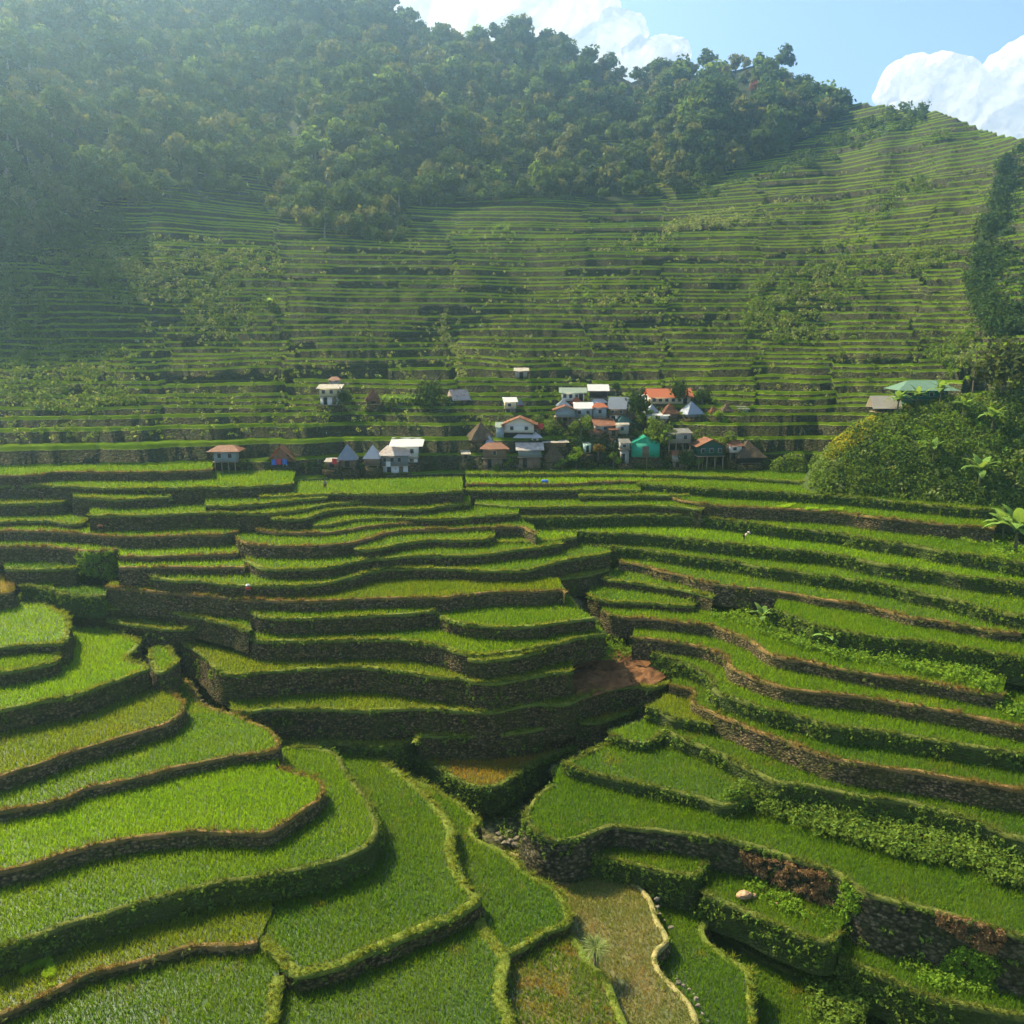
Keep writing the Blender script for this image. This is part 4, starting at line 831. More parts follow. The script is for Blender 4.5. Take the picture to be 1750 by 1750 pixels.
def mount_at(x, y):
    M = MOUNT[:70].reshape(-1, 3); X, Y = px_of(M[:, 0], M[:, 1], M[:, 2]); i = np.argmin((X-x)**2+(Y-y)**2); return M[i].copy()
def spec(K, x, y, sc, label, rz=0, name='forest_tree', szz=1, dy=-2):
    p = mount_at(x, y) + np.array([0, dy, -2.6]); return K.put(name, p, sc, rz, label, 'tree', None, szz=szz)
spec(KL, 545, 275, 1.25, 'bright lime green tree, largest light crown in the middle of the hazy forest')
spec(KL, 585, 290, 1.05, 'lime green tree just right of the largest light crown in the forest', 2)
spec(KL, 225, 262, .95, 'pale green tree catching the sun in the forest at upper left', 1)
spec(KL, 165, 185, .7, 'small pale green tree high in the forest at upper left', 3)
spec(KR, 1290, 158, .95, 'rusty red crowned tree just below the right hand ridge crest')
spec(KF[2], 1312, 135, 1.15, 'wide crowned tree standing tallest on the ridge right of the red one', 1)
spec(KF[4], 1185, 130, .6, 'lone slender tree poking above the ridge between two crests', 1, szz=1.3)
spec(KF[0], 1225, 130, .95, 'dark round tree on the ridge left of the red crowned tree', 2)
spec(KF[0], 1120, 128, 1.1, 'broad dark tree on the ridge at the left end of its right crest', 4)
spec(KF[3], 1395, 160, .8, 'last dark tree on the ridge before the terraced saddle', 4)
YG = leaf_mat('yellow_grass', (.22, .24, .02), (.34, .32, .03), None, .4, .3)
# --- the hillock on the right, its plants ---------------------------------------------------
CRX = parse_pts('1378,835 1400,800 1425,765 1450,740 1500,712 1560,700 1620,685 1700,668 1800,640 1960,625 2250,640')
def build_hillock():
    xs = np.arange(1378, 2240, 8.); rows = []; prof = [(-.08, -.15), (0, 0), (.15, .25), (.35, .52), (.6, .78), (.8, .93), (1, 1), (1.3, .9), (1.8, .3), (2.3, -.5)]
    yc = np.interp(xs, CRX[:, 0], CRX[:, 1]); Yc = 150 - np.clip((xs-1600)/350, -1, 1)*6; zc = m_of(yc)*Yc
    Y0 = 135.5 - np.clip((xs-1600)/350, -.4, 1)*14; z0 = -25.2 + 0*xs
    z0 = z0 - np.clip((1430-xs)/12, 0, 6); ax = (xs-875)/XREF
    for t, h in prof:
        Y = Y0 + (Yc-Y0)*t; z = z0 + (zc-z0)*h + .6*fbm(xs/40, xs*0+t*3, 71, 3)*(0 < t < 1.2)
        rows.append(np.stack([ax*Y, Y, z+CZ], 1))
    V = np.concatenate(rows); nr = len(rows); nx = len(xs); i, j = np.meshgrid(np.arange(nr-1), np.arange(nx-1), indexing='ij'); a = (i*nx+j).ravel()
    HG = m_soil('hillock_grass', (.03, .05, .012), (.06, .085, .02), .6)
    o = mesh_np('hillock', V, np.stack([a, a+1, a+nx+1, a+nx], 1), HG, smooth=True); o['kind'] = 'structure'; tag(o, 'overgrown hillock on the right of the terraces')
    return xs, Yc, zc, Y0, z0
HK = build_hillock()
def hk_pt(x, y):
    xs, Yc, zc, Y0, z0 = HK; xr = float(xr_of(x, y)); a, b, c, d = (float(np.interp(xr, xs, q)) for q in (Yc, zc, Y0, z0)); m = float(m_of(y))
    t = 0
    for t in np.linspace(0, 1, 60):
        h = np.interp(t, [0, .15, .35, .6, .8, 1], [0, .25, .52, .78, .93, 1]); Y = c+(a-c)*t; z = d+(b-d)*h
        if z/Y >= m: break
    return np.array([(xr-875)/XREF*Y, Y, z+CZ])
thicket('hillock_shrubs', 'dense glossy shrubs covering the hillock', ['1378,850 1385,815 1415,772 1450,735 1500,706 1560,694 1600,685 1700,670 1790,650 1990,630 1990,900 1790,890 1700,875 1600,868 1500,862 1400,852', '1390,800 1420,790 1420,835 1385,835'], 1.0, 42, .34, FOL['bush'], 21, 7.0, hk_pt, .35, th=-2)
thicket('hillock_shrubs', 'fresh green shrubs near the top of the hillock', ['1480,760 1560,720 1640,700 1780,690 1950,680 1950,740 1780,740 1650,740 1540,790', '1650,760 1780,750 1780,840 1690,820'], .95, 40, .36, FOL['lush'], 22, 13, hk_pt, .5)
thicket('hillock_shrubs', 'larger rounded bushes standing out of the hillock scrub', ['1385,840 1400,800 1450,750 1520,715 1620,700 1780,670 1780,850 1500,855'], 2.1, 90, .4, FOL['dark'], 27, 27, hk_pt, .25, th=-.2)
thicket('hillock_shrubs', 'pale leaved bushes dotted over the hillock scrub', ['1395,835 1450,755 1530,720 1620,700 1780,670 1780,850 1500,855'], 1.5, 60, .42, FOL['reed'], 28, 30, hk_pt, .3, th=0)
thicket('hillock_grass', 'yellow grass on the left shoulder of the hillock', ['1405,785 1440,745 1490,714 1505,730 1470,765 1430,788'], .75, 34, .34, YG, 23, 4, hk_pt, .5, th=-2)
thicket('hillock_shrubs', 'low bushes at the left foot of the hillock beside the thatched hut', ['1315,790 1360,778 1440,780 1450,830 1380,826 1320,812'], .9, 40, .32, FOL['bush'], 24, 6, lambda x, y: hill_pt(x, min(y, 803))+np.array([0, -2.5, -.2]), .4, th=-.7)
# spur at the right edge; its shade is put into the dark leaf colour
def build_spur():
    c = parse_pts('1752,250 1722,268 1702,300 1692,360 1668,415 1655,470 1672,520 1700,565'); rows = []
    for x, y in c:
        p = hill_pt(x, y); L = []
        for k in range(14):
            q = k/13; D = p[1] - 1.5 - 34*q; xr = float(xr_of(x, y)) + q*330; z = (p[2]-CZ)*D/p[1]*(1+.0*q) + 3*q*(1 if y < 400 else 0)
            L.append(((xr-875)/XREF*D, D, z+CZ))
        rows.append(L)
    V = np.array(rows); nr, nx, _ = V.shape
    o = mesh_np('spur', V.reshape(-1, 3), np.array([(i*nx+j, (i+1)*nx+j, (i+1)*nx+j+1, i*nx+j+1) for i in range(nr-1) for j in range(nx-1)]), m_soil('spur_floor', (.02, .035, .012), (.04, .06, .018), .2), smooth=True)
    o['kind'] = 'structure'; tag(o, 'dark wooded spur at the right edge')
    g = np.random.default_rng(9); out = []
    for _ in range(420):
        i = g.random()*(nr-1.01); j = g.random()**1.2*8; a, b = int(i), int(j); out.append(V[a, b]*(1-i+a)*(1-j+b)+V[a+1, b]*(i-a)*(1-j+b)+V[a, b+1]*(1-i+a)*(j-b)+V[a+1, b+1]*(i-a)*(j-b))
    P = np.array(out); rr = 1.6+1.6*g.random((len(P), 1))
    Vv, Fq, T = cards(P, rr*np.array([[1, .9, .9]]), 130, .62, 19)
    o = mesh_np('forest', Vv, Fq, FOL['dark'], attr={'tone': T}); o['kind'] = 'stuff'; tag(o, 'dark woods on the spur at the right edge')
build_spur()
KD = TreeKind('kd', 2.6, 4.2, 9, 620, .42, 80, FOL['dark']); KB = TreeKind('kb', 2.4, 3.6, 9, 560, .38, 81, FOL['bush']); KG = TreeKind('kg', 2.2, 3.8, 8, 500, .38, 82, FOL['lush']); KO = TreeKind('ko', 1.8, 2.6, 7, 380, .34, 83, FOL['oran'])
KX = TreeKind('kx', 3.9, 7.5, 12, 1300, .5, 84, FOL['olive'], th=6.5)
def vill(x, y): return hill_pt(x, min(y, 801))
VG = ['800,798 830,775 850,745 900,752 960,735 1000,740 1060,745 1130,740 1190,745 1240,755 1300,750 1320,790 1310,801 1240,801 1180,801 1060,801 940,801', '840,735 880,700 960,710 1000,730 1060,740 1090,700 1130,715 1170,730 1230,715 1290,712 1280,730 1180,742 1000,750', '355,801 420,790 520,795 640,792 730,790 760,801 640,801', '640,700 720,690 800,690 790,700']
thicket('village_shrubs', 'dark shrubs and kitchen gardens between the village houses', VG, .8, 32, .3, FOL['dark'], 51, 6.5, lambda x, y: hill_pt(x, min(y, 801))+np.array([0, .3, 0]), .3, th=-.22)
thicket('village_shrubs', 'light green shrubs between the village houses', VG, .6, 26, .28, FOL['bush'], 52, 9, lambda x, y: hill_pt(x, min(y, 801))+np.array([0, .3, 0]), .3, th=0)
KX.put('broadleaf_tree', hk_pt(1722, 682)+np.array([0, 1.5, -1.4]), 1.4, .4, 'large dark round tree on top of the hillock beside the green pavilion', 'tree')
VT = [(KD, 792, 806, 1.15, 'dark leafy tree by the path below the village\'s left edge'), (KD, 738, 700, 1.35, 'tall dark tree right of the banana row above the left houses', 1.5), (KD, 765, 695, .8, 'round dark bush next to the tall dark tree'),
 (KD, 586, 693, .75, 'dark slender tree against the cream two storey house', 1.5), (KD, 1155, 692, 1.0, 'dark round tree rising in front of the orange roof', 1.7), (KD, 1199, 690, .85, 'dark tree right of the orange roofed house', 1.3), (KG, 1222, 694, .6, 'small green tree above the silver pyramid roof'),
 (KD, 1083, 715, 1.15, 'tall dark tree behind the tin gable house', 1.7), (KD, 1052, 668, .45, 'small dark tree behind the white roofed shelter', 1.4), (KG, 1104, 716, .8, 'yellow green tree between the dark tree and the cream house'), (KB, 1127, 752, 1.35, 'spreading green tree in the middle of the village', 1.3),
 (KB, 992, 742, 1.1, 'dense green tree amid the village\'s centre roofs', 1.3), (KO, 1022, 768, 1.0, 'orange leaved tree left of the emerald house'), (KG, 985, 785, .9, 'light green bushy tree below the orange leaved tree'), (KG, 1048, 790, .7, 'light bush just left of the emerald house'),
 (KD, 1172, 802, .8, 'slender tree in front of the grey concrete house', 1.6), (KB, 940, 735, .9, 'green tree right of the white gabled house'), (KB, 915, 722, .7, 'bushy tree above the white gabled house'), (KB, 850, 800, .5, 'small bush beside the rusty roofed two storey house'),
 (KB, 430, 806, .9, 'green tree between the grey stilt house and the brown hut', 1.4), (KD, 543, 818, .95, 'dark bush on the bank below the little tin roofed huts'), (KB, 615, 825, 1.1, 'olive bush on the bank left of the pale grasses'), (KB, 660, 818, .9, 'bush under the rusty white roofed house'), (KD, 700, 806, .8, 'dark shrub at the right corner of the rusty white roofed house'),
 (KB, 1262, 712, .7, 'bush behind the brown thatched hut at right'), (KG, 1228, 720, .9, 'green bush between the silver pyramid and brown thatch', .9), (KB, 1245, 758, .9, 'tree behind the dark green house', 1.1), (KB, 1340, 795, 1.0, 'bush at the foot of the bank right of the thatched hut'), (KB, 1375, 812, .9, 'bush near the edge of the highest terrace'),
 (KG, 960, 798, .6, 'small bright bush below the low thatched roof'), (KG, 870, 800, .45, 'little shrub between the two rusty roofed houses', 1.5), (KB, 832, 742, .6, 'bush behind the brown thatched roof'), (KB, 900, 650, .35, 'little bush beside the lone grey shed up the slope'), (KB, 668, 694, .55, 'low bush beside the brown peaked hut'), (KG, 1195, 795, .5, 'small green tree at the veranda of the dark green house', 1.5)]
for q in VT:
    K, x, y, sc, lab = q[:5]; p = vill(x, y) if y <= 803 else ter_at(x, y); K.put('village_tree', p - np.array([0, .5, 1.15*sc]), sc*1.0, x % 6, lab, 'tree', 'trees and bushes round the village', szz=q[5] if len(q) > 5 else 1)
# bananas
def banana(p, sc, seed, label, group=None, mat='ban', nl=8, name='banana_plant', stem_h=1.2, L=2.7, wdt=.42):
    g = np.random.default_rng(seed); e = empty(name, p, label, 'banana plant' if name == 'banana_plant' else 'palm', group, g.random()*6); e.scale = (sc,)*3
    V, Fq, T = join([tube([(0, 0, -.5), (0, 0, stem_h*.5), (.05, 0, stem_h)], [.15, .12, .08], 7)]); mk('stem', (V, Fq, T), BSTEM, e)
    for i in range(nl):
        a = i*2.4+g.random(); el = 1.45-.85*(i/nl)*(.6+.6*g.random()); n = 9; V = []; x = 0; z = stem_h; th = el; l = L*(.75+.4*g.random())
        for k in range(n+1):
            f = k/n; w = wdt*math.sin(math.pi*min(1, .12+.9*f))**.7*(1 if k < n else .15); c, s = math.cos(a), math.sin(a)
            for sg in (-1, 0, 1): V.append((x*c - sg*w*s, x*s + sg*w*c, z - abs(sg)*(-.12 if f < .5 else .1)*w*2))
            x += l/n*math.cos(th); z += l/n*math.sin(th); th -= (.10+.16*f)*(.9+.6*(i/nl))
        Fq = [(3*k+q, 3*k+q+1, 3*k+q+4, 3*k+q+3) for k in range(n) for q in (0, 1)]
        mk('leaf', (np.array(V), np.array(Fq), np.full(len(V), g.random())), FOL[mat], e)
    return e
BN = [(1302, 1072, 1.35, 'banana plant with a brown dead skirt, tallest amid the rank growth on the right'), (1414, 1108, 1.25, 'banana plant on the terrace edge, middle of the three in the right hand growth'), (1566, 1116, 1.15, 'small banana plant furthest right along the broken terrace edge')]
for i, (x, y, s, l) in enumerate(BN): banana(ter_at(x, y), s*.72, 10+i, l)
for i, (x, y, s, l) in enumerate([(1735, 942, 1.5, 'big banana clump leaning over the terraces at the right edge, lower plant'), (1712, 925, 1.25, 'banana plant left of the big clump at the right edge'), (1752, 900, 1.35, 'banana plant at the frame edge above the big clump')]): banana(ter_at(x, y)+np.array([0, 0, .5]), s*1.25, 20+i, l, nl=10)
for i, (x, y, s, l) in enumerate([(1668, 835, 1.3, 'banana plant with bare brown stems at the foot of the hillock'), (1530, 708, 1.0, 'banana plant beside the white sheet roof on the hillock'), (1602, 695, 1.1, 'banana plant with yellow green leaves in front of the green pavilion'), (1690, 740, 1.1, 'banana plant high on the hillock below the big tree'), (1590, 790, .9, 'banana plant halfway down the hillock'), (1562, 700, .9, 'small banana plant left of the green pavilion\'s front'), (1640, 720, .9, 'banana plant under the right end of the green pavilion')]): banana(hk_pt(x, y)+np.array([0, -.8, .9]), s*1.1, 30+i, l, nl=10)
for i, (x, y) in enumerate([(655, 694), (668, 693), (680, 692), (693, 692), (706, 693), (718, 694)]): banana(hill_pt(x, y), .75, 50+i, 'banana plant in the row between the brown hut and the tall dark tree', 'row of banana plants above the left houses')
banana(hill_pt(460, 532), 1.3, 70, 'lone banana plant at the right end of the pale reeds on the left hillside')
banana(ter_at(1268, 1604), .62, 71, 'small yellow green palm in the gully at the lower right', None, 'palm', 11, 'palm', .5, 2.0, .12)
def screwpine():
    e = empty('screwpine', ter_at(1018, 1650)+np.array([0, 0, 0]), 'spiky leaved shrub on a dark stem at the edge of the brown paddy', 'shrub')
    mk('stem', join([tube([(0, 0, -.6), (.05, 0, .6), (-.1, 0, 1.4)], [.22, .2, .15])]), BARK, e)
    g = np.random.default_rng(4); V = []; Fq = []
    for i in range(170):
        a = g.random()*6.283; th = 1.4*g.random(); l = 1.0+.5*g.random(); w = .05; x = 0; z = 1.3+.4*g.random(); o = len(V); r0 = .5*g.random()
        for k in range(5):
            ww = w*(1-k/4.3)
            for sg in (-1, 1): V.append(((x+r0)*math.cos(a)-sg*ww*math.sin(a), (x+r0)*math.sin(a)+sg*ww*math.cos(a), z))
            x += l/4*math.cos(th); z += l/4*math.sin(th); th -= .38
        Fq += [(o+2*k, o+2*k+1, o+2*k+3, o+2*k+2) for k in range(4)]
    V = np.array(V); mk('leaves', (V, np.array(Fq), np.full(len(V), .8)), FOL['reed'], e)
screwpine()
# boulders
ROCK = m_soil('boulder_stone', (.11, .095, .065), (.24, .20, .14), 2.5, .8); ROCK_O = m_soil('boulder_orange', (.30, .17, .09), (.48, .30, .18), 2.5, .8)
def boulder(p, s, seed, label, mat, group=None):
    bm = bmesh.new(); bmesh.ops.create_icosphere(bm, subdivisions=3, radius=1); g = np.random.default_rng(seed); o3 = g.random(3)*50; sc = np.array([1, .8, .7])*s*(.85+.3*g.random(3))
    for v in bm.verts:
        d = mnoise.noise(v.co*1.1 + Vector(o3))*.45 + mnoise.noise(v.co*3 + Vector(o3))*.12; v.co = Vector([v.co[i]*(1+d)*sc[i] for i in range(3)])
    me = bpy.data.meshes.new('boulder'); bm.to_mesh(me); bm.free(); me.materials.append(mat)
    o = bpy.data.objects.new('boulder', me); COL.objects.link(o); o.location = p; tag(o, label, 'boulder', group); return o
boulder(ter_at(1272, 1536)+np.array([0, 0, .35]), .62, 1, 'orange tilted boulder, largest in the hollow terrace', ROCK_O)
boulder(ter_at(1289, 1534)+np.array([0, 0, .2]), .3, 2, 'small orange stone right beside the largest orange boulder', ROCK_O)
boulder(ter_at(1404, 1570)+np.array([0, 0, .7]), .45, 3, 'rounded pale boulder at the foot of the rubble wall near the hollow', ROCK)
boulder(ter_at(1327, 1547)+np.array([0, 0, .1]), .22, 4, 'small stone in the tangle right of the orange boulders', ROCK_O)
for i, (x, y, s) in enumerate([(852, 1428, .3), (858, 1436, .35), (866, 1432, .25), (872, 1441, .4), (880, 1446, .35), (890, 1449, .5), (897, 1443, .45), (862, 1444, .3), (870, 1424, .3), (848, 1440, .25), (884, 1436, .3), (905, 1452, .3),
        (325, 1165, .45), (328, 1174, .5), (335, 1184, .3), (340, 1192, .3), (324, 1156, .3), (330, 1148, .25), (345, 1200, .25), (337, 1178, .25), (352, 1206, .25)]):
    p = at_z(x, y, -53.3 if x > 500 else -45.2); boulder((p[0], p[1], (-53.2 if x > 500 else -45.1)+CZ+.1), s*1.1, 20+i, 'pale stone in the stream gully', ROCK, 'stones in the stream gullies')
for i, (x, y) in enumerate([(1150, 1672), (1157, 1679), (1164, 1684), (1170, 1690), (1177, 1698), (1184, 1706), (1190, 1718), (1196, 1732), (1202, 1744), (1114, 1536), (1119, 1549), (1125, 1561), (1131, 1572), (1138, 1584), (1076, 1497), (1093, 1508)]):
    p = at_z(x+6, y, TER['N14']['z']); boulder((p[0]+.15*math.sin(i*5), p[1], TER['N14']['z']+CZ-.04), .10+.045*(i*7 % 4), 60+i, 'pale kerb stone along the curving footpath', ROCK, 'stones edging the curving footpath')
# ------------------------------------------------------------------ the village
def m_paint(name, c, wear=(.25, .2, .15), amt=.35, rough=.7, lines=0):
    k = NT(name); f = k.noise(1.6, 5, .7); base = k.ramp(f, [(.45+.2*(1-amt), c), (.75, wear)])
    tc = k.n('TexCoord'); wv = k.n('TexWave', wave_type='BANDS', bands_direction='X'); wv.inputs['Scale'].default_value = 3.2; wv.inputs['Distortion'].default_value = .3
    k.l(tc.outputs['Object'], wv.inputs['Vector'])
    return k.bsdf(base, rough, .3, bump=wv.outputs['Fac'], bstr=.5 if lines else .05, bdist=.04)
HC = dict(white=m_paint('white_sheet', (.78, .77, .76), (.5, .42, .34), .25, .5, 1), rust=m_paint('rusty_sheet', (.34, .13, .06), (.55, .38, .28), .5, .6, 1),
 rustw=m_paint('half_rusted_sheet', (.70, .62, .56), (.36, .14, .06), .75, .55, 1), tin=m_paint('tin_sheet', (.30, .35, .42), (.5, .52, .55), .5, .4, 1), silver=m_paint('silver_sheet', (.52, .56, .62), (.36, .38, .42), .4, .35, 1),
 teal=m_paint('teal_sheet', (.03, .13, .12), (.06, .16, .15), .4, .5, 1), greenr=m_paint('pale_green_sheet', (.36, .44, .34), (.28, .34, .27), .4, .5, 1), orange=m_paint('orange_sheet', (.62, .17, .06), (.42, .13, .06), .45, .6, 1),
 pgreen=m_paint('pavilion_green_sheet', (.20, .34, .24), (.30, .42, .32), .5, .5, 1), pwall=m_paint('pavilion_wall', (.01, .13, .09), (.03, .16, .11), .3), emer=m_paint('emerald_sheet', (.01, .36, .22), (.01, .28, .17), .3, .5, 1), dgreen=m_paint('dark_green_board', (.012, .075, .055), (.03, .1, .08), .4),
 thatch=m_soil('thatch', (.11, .075, .045), (.26, .19, .12), 3.5, 1), thatchr=m_soil('rusty_thatch', (.20, .085, .045), (.33, .16, .09), 3, 1), cream=m_paint('cream_wall', (.55, .50, .33), (.4, .34, .22), .3), pale=m_paint('pale_wall', (.62, .60, .54), (.4, .36, .3), .35),
 grey=m_paint('grey_board', (.20, .22, .22), (.30, .30, .28), .5, .8, 1), bgrey=m_paint('blue_grey_wall', (.24, .30, .32), (.32, .35, .34), .4), wood=m_paint('brown_board', (.17, .115, .07), (.28, .2, .13), .5, .85, 1), conc=m_paint('concrete', (.27, .26, .23), (.18, .17, .14), .5),
 red=m_paint('red_wall', (.25, .05, .035), (.3, .12, .08), .4), dark=m_paint('black_shade_and_cloth', (.012, .012, .012), (.03, .025, .02), .3), beige=m_paint('beige_sheet', (.62, .55, .45), (.45, .38, .3), .3, .6, 1), frame=m_paint('window_frame', (.45, .42, .36), (.3, .28, .24), .3),  # near-black paints shade into doorways and open shelters; trousers share it
 lblue=m_paint('pale_green_wall', (.42, .55, .45), (.3, .38, .3), .3), post=m_paint('timber_post', (.22, .16, .10), (.34, .27, .19), .5), cloth=m_paint('red_cloth', (.6, .03, .04), (.5, .02, .03), .2), blue=m_paint('blue_cloth', (.05, .15, .5), (.05, .1, .3), .2), glass=m_paint('window_glass', (.03, .04, .05), (.02, .03, .03), .2, .15))
def boxm(x0, x1, y0, y1, z0, z1):
    V = np.array([(x, y, z) for z in (z0, z1) for y in (y0, y1) for x in (x0, x1)], float)
    return V, np.array([(0, 2, 3, 1), (4, 5, 7, 6), (0, 1, 5, 4), (1, 3, 7, 5), (3, 2, 6, 7), (2, 0, 4, 6)]), np.full(8, .5)
def roof(kind, w, d, h, ov=.35, th=.10, sag=0):
    """closed roof shell, base at z 0; w along x, d along y"""
    a, b = w/2+ov, d/2+ov
    if kind == 'gx': T = [(-a, -b, 0), (a, -b, 0), (a, 0, h), (-a, 0, h), (-a, b, 0), (a, b, 0)]; Fq = [(0, 1, 2, 3), (3, 2, 5, 4)]
    elif kind == 'gy': T = [(-a, -b, 0), (0, -b, h), (0, b, h), (-a, b, 0), (a, -b, 0), (a, b, 0)]; Fq = [(0, 1, 2, 3), (1, 4, 5, 2)]
    elif kind == 'shed': T = [(-a, -b, 0), (a, -b, 0), (a, b, h), (-a, b, h)]; Fq = [(0, 1, 2, 3)]
    elif kind == 'hip': r = a*.45; T = [(-a, -b, 0), (a, -b, 0), (r, 0, h), (-r, 0, h), (-a, b, 0), (a, b, 0)]; Fq = [(0, 1, 2, 3), (3, 2, 5, 4), (1, 5, 2, 2), (4, 0, 3, 3)]
    else: T = [(-a, -b, 0), (a, -b, 0), (a, b, 0), (-a, b, 0), (0, 0, h)]; Fq = [(0, 1, 4, 4), (1, 2, 4, 4), (2, 3, 4, 4), (3, 0, 4, 4)]
    bm = bmesh.new(); vs = [bm.verts.new(p) for p in T]
    for f in Fq:
        q = []
        for i in f:
            if vs[i] not in q: q.append(vs[i])
        bm.faces.new(q)
    bmesh.ops.solidify(bm, geom=bm.faces[:], thickness=th)
    return bm
def bm_obj(name, bm, mat, parent, loc=(0, 0, 0), sub=0, jit=0, seed=0):
    if sub: bmesh.ops.subdivide_edges(bm, edges=bm.edges[:], cuts=sub, use_grid_fill=True)
    if jit:
        for v in bm.verts:
            n = mnoise.noise_vector(v.co*.9+Vector((seed, 0, 0))); n2 = mnoise.noise_vector(v.co*3.1+Vector((seed, 5, 0))); v.co += n*jit + n2*jit*.4
    bmesh.ops.recalc_face_normals(bm, faces=bm.faces)
    me = bpy.data.meshes.new(name); bm.to_mesh(me); bm.free(); me.materials.append(mat); return link_obj(name, me, parent, loc)
